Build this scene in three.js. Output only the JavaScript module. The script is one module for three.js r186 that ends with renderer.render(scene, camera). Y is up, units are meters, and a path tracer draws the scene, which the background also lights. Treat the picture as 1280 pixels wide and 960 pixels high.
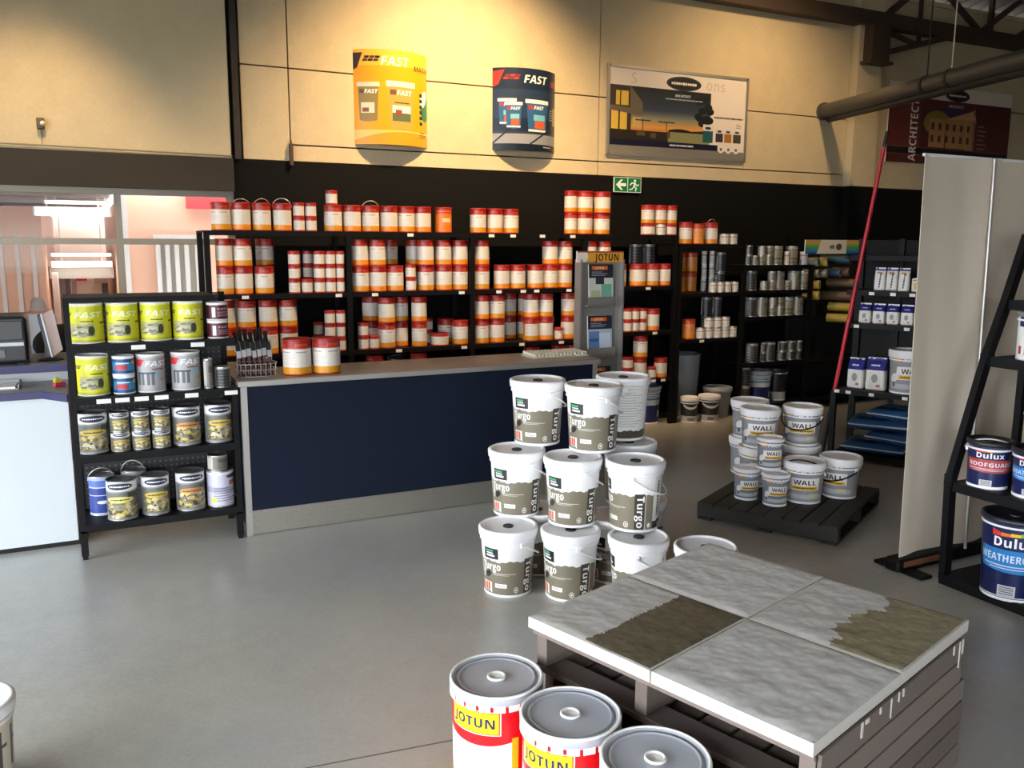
import * as THREE from 'three';
import { mergeGeometries } from 'three/addons/utils/BufferGeometryUtils.js';
import { RoundedBoxGeometry } from 'three/addons/geometries/RoundedBoxGeometry.js';
import { MarchingCubes } from 'three/addons/objects/MarchingCubes.js';
import { RectAreaLightUniformsLib } from 'three/addons/lights/RectAreaLightUniformsLib.js';
import { createNoise2D, createNoise3D } from 'simplex-noise';

// ---------------------------------------------------------------- camera, sky, exposure
RectAreaLightUniformsLib.init();
const scene = new THREE.Scene();
const renderer = new THREE.WebGLRenderer({ antialias: true });
renderer.toneMapping = THREE.LinearToneMapping;
renderer.toneMappingExposure = 0.95;
renderer.shadowMap.enabled = true;

const FOCAL = 1080;                                   // pixels in a 1280 x 960 frame
const camera = new THREE.PerspectiveCamera(2 * Math.atan(480 / FOCAL) * 180 / Math.PI, 4 / 3, 0.05, 200);
{
  const T = THREE.MathUtils.degToRad(63.66), P = THREE.MathUtils.degToRad(9.256), roll = 0.0053;
  const fh = new THREE.Vector3(Math.cos(T), 0, -Math.sin(T)), r = new THREE.Vector3(Math.sin(T), 0, Math.cos(T)), u = new THREE.Vector3(0, 1, 0);
  const fwd = fh.clone().multiplyScalar(Math.cos(P)).addScaledVector(u, -Math.sin(P));
  const up = fh.clone().multiplyScalar(Math.sin(P)).addScaledVector(u, Math.cos(P));
  camera.position.set(0, 1.7, 0);
  camera.up.copy(up.clone().multiplyScalar(Math.cos(roll)).addScaledVector(r, -Math.sin(roll)));
  camera.lookAt(fwd.add(camera.position));
}
const SKY = new THREE.Color().setRGB(12.0, 12.6, 13.4);   // bright overcast sky, one even tone
scene.background = SKY;

// ---------------------------------------------------------------- helpers
let seedState = 12345;
const rnd = () => { seedState = (seedState * 1664525 + 1013904223) % 4294967296; return seedState / 4294967296; };
const rr = (a, b) => a + (b - a) * rnd();
const n2 = createNoise2D(rnd), n3 = createNoise3D(rnd);
const used = {};
function numbered(name) { const k = used[name] = (used[name] ?? -1) + 1; return k ? `${name}_${String(k).padStart(3, '0')}` : name; }
function tag(o, label, category, group) { o.userData.label = label; o.userData.category = category; if (group) o.userData.group = group; return o; }
function thing(name, label, category, [x, y, z] = [0, 0, 0], turn = 0, group) {
  const o = new THREE.Group(); o.name = numbered(name); scene.add(o); o.position.set(x, y, z); o.rotation.y = turn;
  return tag(o, label, category, group);
}
function part(name, geo, m, parent) {
  const o = new THREE.Mesh(Array.isArray(geo) ? mergeGeometries(geo.map((g) => (g.index ? g.toNonIndexed() : g)).map(strip)) : geo, m);
  o.name = name; o.castShadow = o.receiveShadow = true; parent.add(o); return o;
}
function strip(g) { for (const k of Object.keys(g.attributes)) if (!['position', 'normal', 'uv'].includes(k)) g.deleteAttribute(k); return g; }
function struct(name, geo, m, label) { const o = part(name, geo, m, scene); o.name = numbered(name); o.userData.kind = 'structure'; if (label) o.userData.label = label; return o; }
const box = (x0, x1, y0, y1, z0, z1) => { const g = new THREE.BoxGeometry(x1 - x0, y1 - y0, z1 - z0); uvBox(g, x1 - x0, y1 - y0, z1 - z0); return g.translate((x0 + x1) / 2, (y0 + y1) / 2, (z0 + z1) / 2); };
function uvBox(g, w, h, d) {   // uv in metres on every face
  const uv = g.attributes.uv, s = [[d, h], [d, h], [w, d], [w, d], [w, h], [w, h]];
  for (let i = 0; i < uv.count; i++) { const f = s[Math.floor(i / 4)]; uv.setXY(i, uv.getX(i) * f[0], uv.getY(i) * f[1]); }
}
const rbox = (w, h, d, r = 0.005) => new RoundedBoxGeometry(w, h, d, 2, Math.min(r, w / 2.1, h / 2.1, d / 2.1));
const bar = (a, b, w, h) => {   // square bar from a to b
  const A = new THREE.Vector3(...a), B = new THREE.Vector3(...b), L = A.distanceTo(B), g = new THREE.BoxGeometry(w, h, L);
  const o = new THREE.Object3D(); o.position.copy(A).add(B).multiplyScalar(0.5); o.lookAt(B); o.updateMatrix(); return g.applyMatrix4(o.matrix);
};
const rod = (a, b, r, seg = 10) => {
  const A = new THREE.Vector3(...a), B = new THREE.Vector3(...b), L = A.distanceTo(B), g = new THREE.CylinderGeometry(r, r, L, seg).rotateX(Math.PI / 2);
  const o = new THREE.Object3D(); o.position.copy(A).add(B).multiplyScalar(0.5); o.lookAt(B); o.updateMatrix(); return g.applyMatrix4(o.matrix);
};
const tube = (pts, r, seg = 20, rad = 6, closed = false) => new THREE.TubeGeometry(new THREE.CatmullRomCurve3(pts.map((p) => new THREE.Vector3(...p)), closed), seg, r, rad, closed);
const lathe = (pts, seg = 28) => new THREE.LatheGeometry(pts.map(([x, y]) => new THREE.Vector2(x, y)), seg);
function canvas(w, h, draw) {
  const c = document.createElement('canvas'); c.width = w; c.height = h; const g = c.getContext('2d'); draw(g, w, h);
  const t = new THREE.CanvasTexture(c); t.colorSpace = THREE.SRGBColorSpace; t.wrapS = t.wrapT = THREE.RepeatWrapping; t.magFilter = THREE.LinearFilter; return t;
}
const std = (color, roughness = 0.6, metalness = 0, extra = {}) => new THREE.MeshStandardMaterial({ color, roughness, metalness, ...extra });
const printed = (tex, roughness = 0.4, extra = {}) => new THREE.MeshStandardMaterial({ map: tex, roughness, ...extra });
function noiseTex(w, h, f, colour = true, rep = 1) {   // f(u, v) -> [r, g, b] in 0..255 sRGB, or one grey value
  const d = new Uint8Array(w * h * 4);
  for (let y = 0; y < h; y++) for (let x = 0; x < w; x++) {
    const c = f(x / w, y / h), i = (y * w + x) * 4, a = Array.isArray(c) ? c : [c, c, c];
    for (let k = 0; k < 3; k++) d[i + k] = Math.max(0, Math.min(255, a[k])); d[i + 3] = 255;
  }
  const t = new THREE.DataTexture(d, w, h); t.magFilter = THREE.LinearFilter; t.minFilter = THREE.LinearMipmapLinearFilter; t.generateMipmaps = true;
  if (colour) t.colorSpace = THREE.SRGBColorSpace; t.wrapS = t.wrapT = THREE.RepeatWrapping; t.repeat.set(rep, rep); t.needsUpdate = true; return t;
}
// noise that repeats without a seam: points on two circles folded into 3D noise
const tnoise = (u, v, f, o = 0) => {
  const w = (x) => x - Math.floor(x); u = w(u); v = w(v);
  const a = n2(u * f + o, v * f), b = n2((u - 1) * f + o, v * f), c = n2(u * f + o, (v - 1) * f), d = n2((u - 1) * f + o, (v - 1) * f);
  return (a * (1 - u) + b * u) * (1 - v) + (c * (1 - u) + d * u) * v;
};
const fbm = (u, v, f, o = 0) => tnoise(u, v, f, o) * 0.55 + tnoise(u, v, f * 2.1, o + 7) * 0.3 + tnoise(u, v, f * 4.7, o + 19) * 0.15;
const ORD = ['first', 'second', 'third', 'fourth', 'fifth', 'sixth', 'seventh', 'eighth', 'ninth', 'tenth', 'eleventh', 'twelfth', 'thirteenth'];

// ---------------------------------------------------------------- plain materials
const M = {
  black: std('#0c0c0c', 0.5, 0.1), blackMatt: std('#0b0b0b', 0.8), rack: new THREE.MeshPhysicalMaterial({ color: '#0c0c0e', roughness: 0.55, specularIntensity: 0.4 }), steel: std('#b9bbbd', 0.32, 0.85), tin: std('#c3c4c4', 0.28, 0.9),
  wire: std('#c9c8c4', 0.35, 0.7), white: std('#f0efec', 0.4), whitePlastic: std('#f2f2f3', 0.35), greyPlastic: std('#8d8f92', 0.45), greyLid: std('#9aa0a8', 0.4), tagWhite: std('#e9e7e2', 0.6),
  redLid: std('#a8221a', 0.4), alu: std('#b6b4ae', 0.38, 0.7), darkBrown: std('#4a3b30', 0.7), rust: std('#8c3f26', 0.8), red: std('#c51f35', 0.4), navy: std('#141b33', 0.6), navyEdge: std('#2b2a55', 0.45),
  darkPlastic: std('#1d1e20', 0.45), grip: std('#222226', 0.6), cord: std('#cfc9bb', 0.8), wireDark: std('#3b3733', 0.6, 0.3), silverPlastic: std('#a9acb0', 0.4, 0.3),
};

// ================================================================ STRUCTURE
const XL = -4.2, XR = 12.6, ZB = -7.1, ZF = 4.2;
{
  // floor: polished cement, grey with warm brown clouding and fine scuffs
  const tex = noiseTex(1024, 1024, (u, v) => {
    const a = fbm(u, v, 5, 3), b = fbm(u, v, 26, 40), c = tnoise(u, v, 130, 9), w = fbm(u, v, 3, 77);
    const k = a * 9 + b * 6 + c * 5;
    return [176 + k + w * 6, 175 + k + w * 3, 168 + k - w * 4];
  });
  tex.repeat.set(1 / 4, 1 / 4);
  const fm = new THREE.MeshPhysicalMaterial({ map: tex, roughness: 0.36, clearcoat: 0.4, clearcoatRoughness: 0.2 });
  struct('floor', box(XL - 0.3, XR + 0.3, -0.2, 0, ZB - 0.3, ZF + 0.3), fm, 'polished grey cement shop floor');
  struct('ground', box(-60, 60, -0.4, -0.21, ZB - 0.3, 60), std('#5c5a56', 0.9), 'asphalt forecourt outside the shopfront');
  const crackM = std('#6f6a60', 0.8);
  const joint = (x0, z0, x1, z1, n) => { const g = bar([x0, 0.0006, z0], [x1, 0.0006, z1], 0.006, 0.0012); const o = part('trim', g, crackM, scene); o.name = 'trim_' + n; o.userData.kind = 'structure'; o.userData.label = 'saw-cut joint across the cement floor'; };
  joint(-3.9, -3.15, 1.1, -2.55, 1); joint(2.9, -6.4, 3.5, -4.75, 2);

  // back wall: cream plastered panels over a black painted base; shop window at the left
  const plaster = noiseTex(512, 512, (u, v) => { const k = fbm(u, v, 6, 11) * 7 + fbm(u, v, 40, 31) * 5; return [203 + k, 186 + k, 150 + k * 0.9]; }); plaster.repeat.set(1 / 2, 1 / 2);
  const bump = noiseTex(256, 256, (u, v) => 128 + fbm(u, v, 20, 4) * 60 + tnoise(u, v, 90, 8) * 40, false); bump.repeat.set(1 / 0.8, 1 / 0.8);
  const cream = new THREE.MeshStandardMaterial({ map: plaster, bumpMap: bump, bumpScale: 0.0015, roughness: 0.85 });
  const blackPaint = new THREE.MeshPhysicalMaterial({ color: '#080807', roughness: 0.8, specularIntensity: 0.4 }), bulk = std('#2e281d', 0.75);
  const w = struct('wall_back', box(XL, XR, 4.35, 4.4, ZB - 0.25, ZB), cream, 'cream panelled wall above a black painted base');
  // panels of the cream wall, with recessed joints between them
  const gap = 0.006;
  const panel = (x0, x1, y0, y1, m = cream, z = ZB) => part('panel', box(x0 + gap, x1 - gap, y0 + gap, y1 - gap, z - 0.2, z), m, w);
  panel(XL, 1.1, 2.33, 4.35);
  panel(1.18, 1.55, 3.04, 4.35); panel(1.18, 1.55, 2.33, 3.04);
  for (const [a, b] of [[1.55, 4.4], [4.4, 7.55]]) { panel(a, b, 3.04, 4.35); panel(a, b, 2.46, 3.04); panel(a, b, 2.33, 2.46); }
  panel(7.55, 7.92, 2.33, 4.35, cream, ZB + 0.1);
  panel(7.92, XR, 3.3, 4.35); panel(7.92, XR, 2.33, 3.3);
  part('joint_backing', box(XL, XR, 2.33, 4.35, ZB - 0.25, ZB - 0.19), std('#5d5344', 0.9), w);
  part('black_base', [box(1.1, 7.55, 0, 2.33, ZB - 0.25, ZB), box(7.92, XR, 0, 2.33, ZB - 0.25, ZB), box(7.55, 7.92, 0, 2.33, ZB - 0.25, ZB + 0.1)], blackPaint, w);
  part('bulkhead', [box(XL, 1.1, 2.085, 2.33, ZB - 0.25, ZB + 0.05)], bulk, w);
  part('window_base_wall', box(XL, 1.1, 0, 0.75, ZB - 0.25, ZB), cream, w);
  part('column_strip', box(1.12, 1.165, 2.33, 4.3, ZB - 0.1, ZB + 0.03), std('#3a332c', 0.6, 0.2), w);
  part('conduit', [tube([[XL, 2.375, ZB + 0.012], [-0.5, 2.365, ZB + 0.012], [0.1, 2.36, ZB + 0.014], [1.1, 2.35, ZB + 0.012]], 0.006, 30, 6)], std('#8a8068', 0.7), w);
  part('bracket', [box(1.535, 1.56, 2.3, 2.46, ZB, ZB + 0.04), new THREE.ConeGeometry(0.012, 0.06, 8).translate(1.548, 2.49, ZB + 0.02)], M.darkBrown, w);

  const side = std('#7b756c', 0.85);
  // left wall with the wide open shopfront that lets the daylight in, right and front walls
  struct('wall_left', [box(XL - 0.25, XL, 0, 4.4, ZB - 0.25, -4.9), box(XL - 0.25, XL, 3.05, 4.4, -4.9, 2.6), box(XL - 0.25, XL, 0, 4.4, 2.6, ZF + 0.25)], side, 'grey painted wall with the open shopfront');
  struct('wall_right', box(XR, XR + 0.25, 0, 4.4, ZB - 0.25, ZF + 0.25), side, 'grey painted side wall');
  struct('wall_front', [box(XL - 0.25, -3.9, 0, 4.4, ZF, ZF + 0.25), box(-3.9, 0.6, 2.5, 4.4, ZF, ZF + 0.25), box(0.6, XR + 0.25, 0, 4.4, ZF, ZF + 0.25)], side, 'grey painted wall with the entrance, behind the viewer');

  // roof: ribbed sheet on purlins, ridge over the room
  const sheet = std('#918e88', 0.6), zr = -1.4, yr = 6.1;
  const slope = (z0, y0, z1, y1) => {
    const gs = []; const n = 84, sx = (XR - XL + 0.6) / n;
    for (let i = 0; i < n; i++) { const x = XL - 0.3 + i * sx; gs.push(bar([x + sx * 0.35, y0 + 0.03, z0], [x + sx * 0.35, y1 + 0.03, z1], sx * 0.7, 0.02)); gs.push(bar([x + sx * 0.85, y0 + 0.055, z0], [x + sx * 0.85, y1 + 0.055, z1], sx * 0.32, 0.03)); }
    return gs;
  };
  struct('ceiling', [...slope(ZB - 0.3, 4.4, zr, yr), ...slope(zr, yr, ZF + 0.3, 4.4)], sheet, 'ribbed metal roof sheeting');
  const gable = (x) => { const s = new THREE.Shape(); s.moveTo(ZB - 0.3, 4.4); s.lineTo(ZF + 0.3, 4.4); s.lineTo(zr, yr + 0.05); const g = new THREE.ExtrudeGeometry(s, { depth: 0.25, bevelEnabled: false }); return g.rotateY(-Math.PI / 2).translate(x, 0, 0); };
  struct('wall_left', [gable(XL)], side, 'grey gable over the shopfront'); struct('wall_right', [gable(XR + 0.25)], side, 'grey gable over the side wall');
}
// window in the back wall: aluminium frame and panes
{
  const fr = std('#8e877a', 0.45, 0.5), w = struct('window_1', [box(XL, 1.1, 2.04, 2.085, ZB - 0.1, ZB - 0.02), box(XL, 1.1, 0.75, 0.8, ZB - 0.1, ZB - 0.02), box(1.05, 1.1, 0.8, 2.04, ZB - 0.1, ZB - 0.02)], fr, 'aluminium framed shop window beside the racks');
  const xs = [-4.2, -2.6, -1.16, 0.27, 1.05];
  for (let i = 1; i < 4; i++) part('mullion', box(xs[i] - 0.025, xs[i] + 0.025, 0.8, 2.04, ZB - 0.1, ZB - 0.02), fr, w);
  for (let i = 0; i < 4; i++) part('transom', box(xs[i] + (i ? 0.025 : 0), xs[i + 1] - 0.025, 1.675, 1.72, ZB - 0.095, ZB - 0.025), fr, w);
  const glass = new THREE.MeshPhysicalMaterial({ color: '#ffffff', transmission: 1, roughness: 0.02, thickness: 0, ior: 1.12 });
  for (let i = 0; i < 4; i++) for (const [a, b] of [[0.8, 1.675], [1.72, 2.04]]) part('pane', box(xs[i], xs[i + 1], a, b, ZB - 0.063, ZB - 0.057), glass, w);
}
// roof steel: eaves beam along the back wall with a lattice above it, column stub, haunch
{
  const steel = std('#4c3d33', 0.65, 0.25);
  const t = struct('trim_3', box(1.2, XR, 4.0, 4.15, ZB + 0.02, ZB + 0.14), steel, 'brown steel eaves beam along the back wall');
  const P = (x, y, z = ZB + 0.1) => [x, y, z];
  part('column_stub', [box(7.62, 7.88, 3.62, 4.0, ZB + 0.1, ZB + 0.22), box(7.58, 7.92, 3.6, 3.63, ZB + 0.1, ZB + 0.24)], steel, t);
  for (const [a, b, s] of [[P(7.9, 3.74), P(8.95, 4.02), 0.06], [P(7.9, 3.98), P(8.45, 3.88), 0.04], [P(8.45, 3.86), P(8.45, 4.4), 0.035], [P(7.95, 4.15), P(8.5, 4.55), 0.06], [P(8.7, 4.55), P(9.45, 4.12), 0.05], [P(9.45, 4.12), P(10.2, 4.6), 0.05], [P(9.62, 4.15), P(9.62, 4.6), 0.05], [P(10.1, 4.12), P(10.75, 4.5), 0.06], [P(10.95, 4.12), P(11.7, 4.5), 0.06]])
    part('lattice_bar', bar(a, b, s, s), steel, t);
  // portal frame haunch over the column beside the window
  const s = new THREE.Shape(); s.moveTo(-ZB - 0.02, 3.5); s.lineTo(6.5, 3.5); s.lineTo(5.6, 3.72); s.lineTo(2.0, 5.0); s.lineTo(2.0, 5.4); s.lineTo(-ZB - 0.02, 4.36);
  const h = new THREE.ExtrudeGeometry(s, { depth: 0.12, bevelEnabled: false }).rotateY(Math.PI / 2).translate(1.1, 0, 0);
  struct('trim_4', h, steel, 'steel portal frame haunch over the column');
}

// ================================================================ OUTSIDE, beyond the shop window: a covered arcade, lower than the shop
{
  const GY = -1.05;
  struct('ground', box(-14, 14, GY - 0.2, GY, -40, ZB - 0.3), std('#a59d92', 0.8), 'paved arcade floor outside');
  const peach = std('#dcae94', 0.8), pale = std('#cfcac4', 0.7), ceil = std('#98918a', 0.9);
  const c = thing('arcade_canopy', 'grey panelled arcade ceiling outside, in the window\'s upper panes', 'canopy');
  for (let i = 1; i < 10; i++) for (let j = 0; j < 4; j++) part('ceiling_panel', box(-6 + j * 1.61 + 0.01, -4.39 + j * 1.61 - 0.01, 2.5, 2.56, -29 + i * 2.1 + 0.01, -26.9 + i * 2.1 - 0.01), ceil, c);
  for (let i = 0; i < 2; i++) part('ceiling_panel', box(0.45, 4.5, 2.5, 2.56, -12.6 + i * 2.1, -10.52 + i * 2.1), ceil, c);
  part('ceiling_deck', [box(-6, 0.6, 2.56, 2.7, -27.7, -7.4), box(0.45, 4.5, 2.56, 2.7, -12.6, -7.4)], pale, c);
  for (let i = 3; i < 5; i++) part('beam', box(-6, 0.45, 2.36, 2.5, -26.3 + i * 2.8, -26.15 + i * 2.8), ceil, c);
  const d = thing('arcade_canopy', 'lower grey arcade roof edge farther off, below the window transom', 'canopy');
  part('fascia', box(-0.6, 0.62, 0.92, 1.1, -20.6, -20.4), std('#8a8680', 0.8), d); part('roof_slab', box(-0.6, 0.62, 1.1, 1.16, -24, -20.4), ceil, d);
  const glow = new THREE.MeshStandardMaterial({ color: '#ffffff', emissive: '#fff6ea', emissiveIntensity: 2.5 });
  for (const [x, y, z, w, h, label] of [[-0.06, 2.14, -15, 1.04, 0.13, 'thick bright tube light of the arcade, in the window above transom'], [0, 2.3, -15.6, 0.9, 0.05, 'thin tube light hung above the thick bright one in the arcade'], [0.02, 1.42, -20, 1.12, 0.06, 'thin upper tube light seen just under the window transom'], [0.02, 1.22, -20.2, 1.12, 0.12, 'thick lower tube light seen under the window transom']]) {
    const l = thing('tube_light', label, 'light', [x, y, z], 0, 'tube lights of the arcade');
    part('diffuser', rbox(w, h, 0.15, 0.03), glow, l); part('end_cap', [rbox(0.03, h + 0.01, 0.16, 0.008).translate(-w / 2, 0, 0), rbox(0.03, h + 0.01, 0.16, 0.008).translate(w / 2, 0, 0)], pale, l);
    part('hanger', [rod([-w / 3, h / 2, 0], [-w / 3, 2.5 - y, 0], 0.008), rod([w / 3, h / 2, 0], [w / 3, 2.5 - y, 0], 0.008)], pale, l);
    const rl = new THREE.RectAreaLight('#fff6ea', 14, w, 0.15); rl.position.set(x, y - h / 2 - 0.01, z); rl.lookAt(x, y - 2, z); scene.add(rl);
  }
  const wl = thing('shop_building', 'peach shop front with white pilasters, left behind the walking person', 'building', [0, GY, -18.6]);
  part('wall', box(-6, -0.62, 0, 3.38, -0.3, 0), peach, wl); part('side_wall', box(-6.2, -6, 0, 3.38, -9.3, 11.1), peach, wl); part('rear_block', box(-6, -0.62, 0, 3.38, -9.3, -0.3), peach, wl); part('parapet', box(-6, -0.62, 2.15, 3.1, 0, 0.06), std('#d8b79e', 0.8), wl);
  for (let i = 0; i < 9; i++) part('pilaster', box(-2.9 + i * 0.26, -2.83 + i * 0.26, 0, 2.9, 0, 0.1), pale, wl);
  const wf = thing('shop_building', 'far pale shop with a red sign at the arcade\'s end', 'building', [0, GY, -28]);
  part('wall', box(-2.6, 3, 0, 3.5, -0.3, 0), std('#e8dccb', 0.8), wf); part('sign_board', box(-0.5, 0.12, 1.62, 1.95, 0, 0.1), std('#c9262c', 0.6), wf);
  part('doorway', box(0.5, 0.85, 0, 1.55, 0, 0.04), std('#6b6a66', 0.5), wf); part('awning', box(0.3, 1.0, 1.55, 1.72, 0, 0.3), std('#b9b0a0', 0.8), wf);
  const wr = thing('shop_building', 'orange shop front with tall white window frames, right in the arcade', 'building', [0, GY, -13]);
  part('wall', box(0.5, 5, 0, 3.5, -0.3, 0), peach, wr); part('rear_block', box(0.66, 5, 0, 3.5, -14.6, -0.3), peach, wr); part('sign_board', box(1.36, 1.9, 3.2, 3.55, 0, 0.12), std('#d8474a', 0.6), wr);
  part('corner_post', box(0.5, 0.6, 0, 3.5, 0, 0.1), pale, wr);
  for (const x of [0.93, 1.05, 1.17, 1.3, 1.44, 1.58]) part('window_frame', box(x, x + 0.06, 0, 2.72, 0, 0.1), pale, wr);
  for (let i = 0; i < 5; i++) part('window_pane', box(0.97 + i * 0.13, 1.07 + i * 0.13, 0.2, 2.7, 0, 0.03), std('#a9a596', 0.3), wr);
  part('lintel', box(0.9, 1.7, 2.72, 2.84, 0, 0.14), pale, wr);
  for (const [x, z, l] of [[-0.5, -20.2, 'slim white arcade column nearest the walking person'], [-0.4, -22, 'second slim white arcade column in the receding row'], [-0.33, -24, 'third slim white arcade column in the receding row'], [-0.22, -26.5, 'farthest slim white arcade column in the row']]) {
    const o = thing('arcade_column', l, 'column', [x, GY, z], 0, 'arcade columns'); part('shaft', rbox(0.12, 2.0, 0.12, 0.02).translate(0, 1.1, 0), pale, o); part('base', rbox(0.2, 0.12, 0.2, 0.02).translate(0, 0.06, 0), pale, o);
  }
  // person walking away: one continuous surface from tapered capsules
  const J = { pelvis: [0, 0.95, 0], chest: [0, 1.3, 0.01], neck: [0, 1.47, 0.01], head: [0, 1.6, 0.03], headTop: [0, 1.66, 0.02], sL: [-0.19, 1.4, 0], sR: [0.19, 1.4, 0], eL: [-0.27, 1.12, -0.04], eR: [0.3, 1.14, 0.04], wL: [-0.26, 0.88, 0.08], wR: [0.38, 0.92, 0.1], hL: [-0.25, 0.8, 0.1], hR: [0.41, 0.84, 0.13], hipL: [-0.09, 0.92, 0], hipR: [0.09, 0.92, 0], kL: [-0.1, 0.5, 0.1], kR: [0.1, 0.5, -0.02], aL: [-0.1, 0.09, 0.06], aR: [0.1, 0.12, -0.24], tL: [-0.11, 0.04, 0.2], tR: [0.11, 0.04, -0.12] };
  const bones = [['pelvis', 'chest', 0.155, 0.17], ['chest', 'neck', 0.13, 0.065], ['neck', 'head', 0.06, 0.09], ['head', 'headTop', 0.095, 0.1], ['sL', 'sR', 0.075, 0.075], ['sL', 'eL', 0.065, 0.05], ['sR', 'eR', 0.065, 0.05], ['eL', 'wL', 0.048, 0.034], ['eR', 'wR', 0.048, 0.034], ['wL', 'hL', 0.036, 0.04], ['wR', 'hR', 0.036, 0.04], ['hipL', 'kL', 0.098, 0.066], ['hipR', 'kR', 0.098, 0.066], ['kL', 'aL', 0.062, 0.042], ['kR', 'aR', 0.062, 0.042], ['aL', 'tL', 0.045, 0.035], ['aR', 'tR', 0.045, 0.035]];
  const va = new THREE.Vector3(), vb = new THREE.Vector3(), vp = new THREE.Vector3();
  const dist = (x, y, z) => {
    let s = 0; const k = 26; vp.set(x, y, z);
    for (const [a, b, ra, rb] of bones) { va.set(...J[a]); vb.set(...J[b]).sub(va); const t = Math.min(1, Math.max(0, vp.clone().sub(va).dot(vb) / vb.lengthSq())); s += Math.exp(-k * (vp.distanceTo(va.addScaledVector(vb, t)) - ra - (rb - ra) * t)); }
    return -Math.log(s) / k;
  };
  const N = 72, mc = new MarchingCubes(N, std('#fff'), false, false, 60000); mc.isolation = 0;
  const half = N / 2;
  for (let k = 0; k < N; k++) for (let j = 0; j < N; j++) for (let i = 0; i < N; i++) mc.field[k * N * N + j * N + i] = -dist((i - half) / half * 0.95, 0.86 + (j - half) / half * 0.95, (k - half) / half * 0.95);
  mc.update();
  const pos = [], nor = [], col = [], shirt = new THREE.Color('#aab3bd'), jeans = new THREE.Color('#7f93a8'), skin = new THREE.Color('#9a6f55'), hair = new THREE.Color('#8f8a84');
  for (let i = 0; i < mc.count; i++) {
    const x = mc.positionArray[i * 3] * 0.95, y = 0.86 + mc.positionArray[i * 3 + 1] * 0.95, z = mc.positionArray[i * 3 + 2] * 0.95; pos.push(x, y, z); nor.push(mc.normalArray[i * 3], mc.normalArray[i * 3 + 1], mc.normalArray[i * 3 + 2]);
    const c2 = y > 1.6 || (y > 1.54 && z < 0.02) ? hair : y > 1.47 ? skin : (Math.abs(x) > 0.2 && y < 0.94) ? skin : y > 0.93 ? shirt : y < 0.1 ? hair : jeans; col.push(c2.r, c2.g, c2.b);
  }
  const g = new THREE.BufferGeometry(); g.setAttribute('position', new THREE.Float32BufferAttribute(pos, 3)); g.setAttribute('normal', new THREE.Float32BufferAttribute(nor, 3)); g.setAttribute('color', new THREE.Float32BufferAttribute(col, 3));
  const p = part('person', g, new THREE.MeshStandardMaterial({ vertexColors: true, roughness: 0.8 }), scene);
  tag(p, 'person in light grey shirt and blue trousers walking in arcade beyond the window', 'person'); p.position.set(-0.74, GY, -17.4); p.rotation.y = Math.PI * 0.94;
}

// ================================================================ LAMPS under the roof
// floodlights hung below the roof, tilted at the back wall
function highBay(x, y, z, inten, label, angle, drop = 3.0, edge = 0.9) {
  const l = thing('flood_lamp', label, 'lamp', [x, y, z], 0, 'warm flood lamps under the roof'), tilt = 0.75;
  part('reflector', lathe([[0.05, 0.26], [0.1, 0.2], [0.17, 0.08], [0.2, 0], [0.19, 0.002], [0.16, 0.08], [0.09, 0.19], [0.04, 0.25]], 32), M.silverPlastic, l);
  part('ballast_housing', new THREE.CylinderGeometry(0.08, 0.08, 0.22, 20).translate(0, 0.37, 0), M.greyPlastic, l);
  part('hanger_rod', rod([0, 0.3, 0.3], [0, 4.4 + (z + 0.3 - ZB) * 0.3 - y, 0.3], 0.01), M.wireDark, l);
  part('bulb', new THREE.SphereGeometry(0.06, 16, 12).translate(0, 0.1, 0), new THREE.MeshStandardMaterial({ color: '#fff', emissive: '#ffd9a0', emissiveIntensity: 6 }), l);
  part('visor', box(-0.45, 0.45, -0.42, -0.41, -0.11, 0.5), M.darkPlastic, l); part('added_visor_stay', [rod([-0.4, -0.41, 0.35], [-0.1, 0.25, 0.28], 0.008, 6)], M.darkPlastic, l); part('added_visor_stay', [rod([0.4, -0.41, 0.35], [0.1, 0.25, 0.28], 0.008, 6)], M.darkPlastic, l);  // unseen plate and stays, added to keep the lamp's light off the floor
  for (const o of l.children) if (!/hanger_rod|visor/.test(o.name)) o.rotation.x = tilt;
  const s = new THREE.SpotLight('#ffd6a0', inten, 0, angle, edge, 2); s.position.set(x, y, z - 0.02); s.target.position.set(x, y - drop, ZB); s.castShadow = true; s.shadow.radius = 4; scene.add(s, s.target);
}
highBay(2.95, 4.62, -5.4, 78, 'warm flood lamp above the counter', 0.84, 3.3);
highBay(-0.2, 4.3, -5.9, 24, 'warm flood lamp above the reception desk', 0.6, 4.4, 0.5);
highBay(6.1, 4.55, -5.4, 20, 'warm flood lamp above the right racks', 1.0);

// ================================================================ SIGNS on the back wall
const F = (g, px, weight = 'bold', fam = 'sans-serif', it = '') => { g.font = `${it} ${weight} ${px}px ${fam}`.trim(); };
const lines = (g, x, y, w, n, dy, c, h = 2) => { g.fillStyle = c; for (let i = 0; i < n; i++) g.fillRect(x, y + i * dy, w * (0.6 + 0.4 * ((i * 37 % 10) / 10)), h); };
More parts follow.
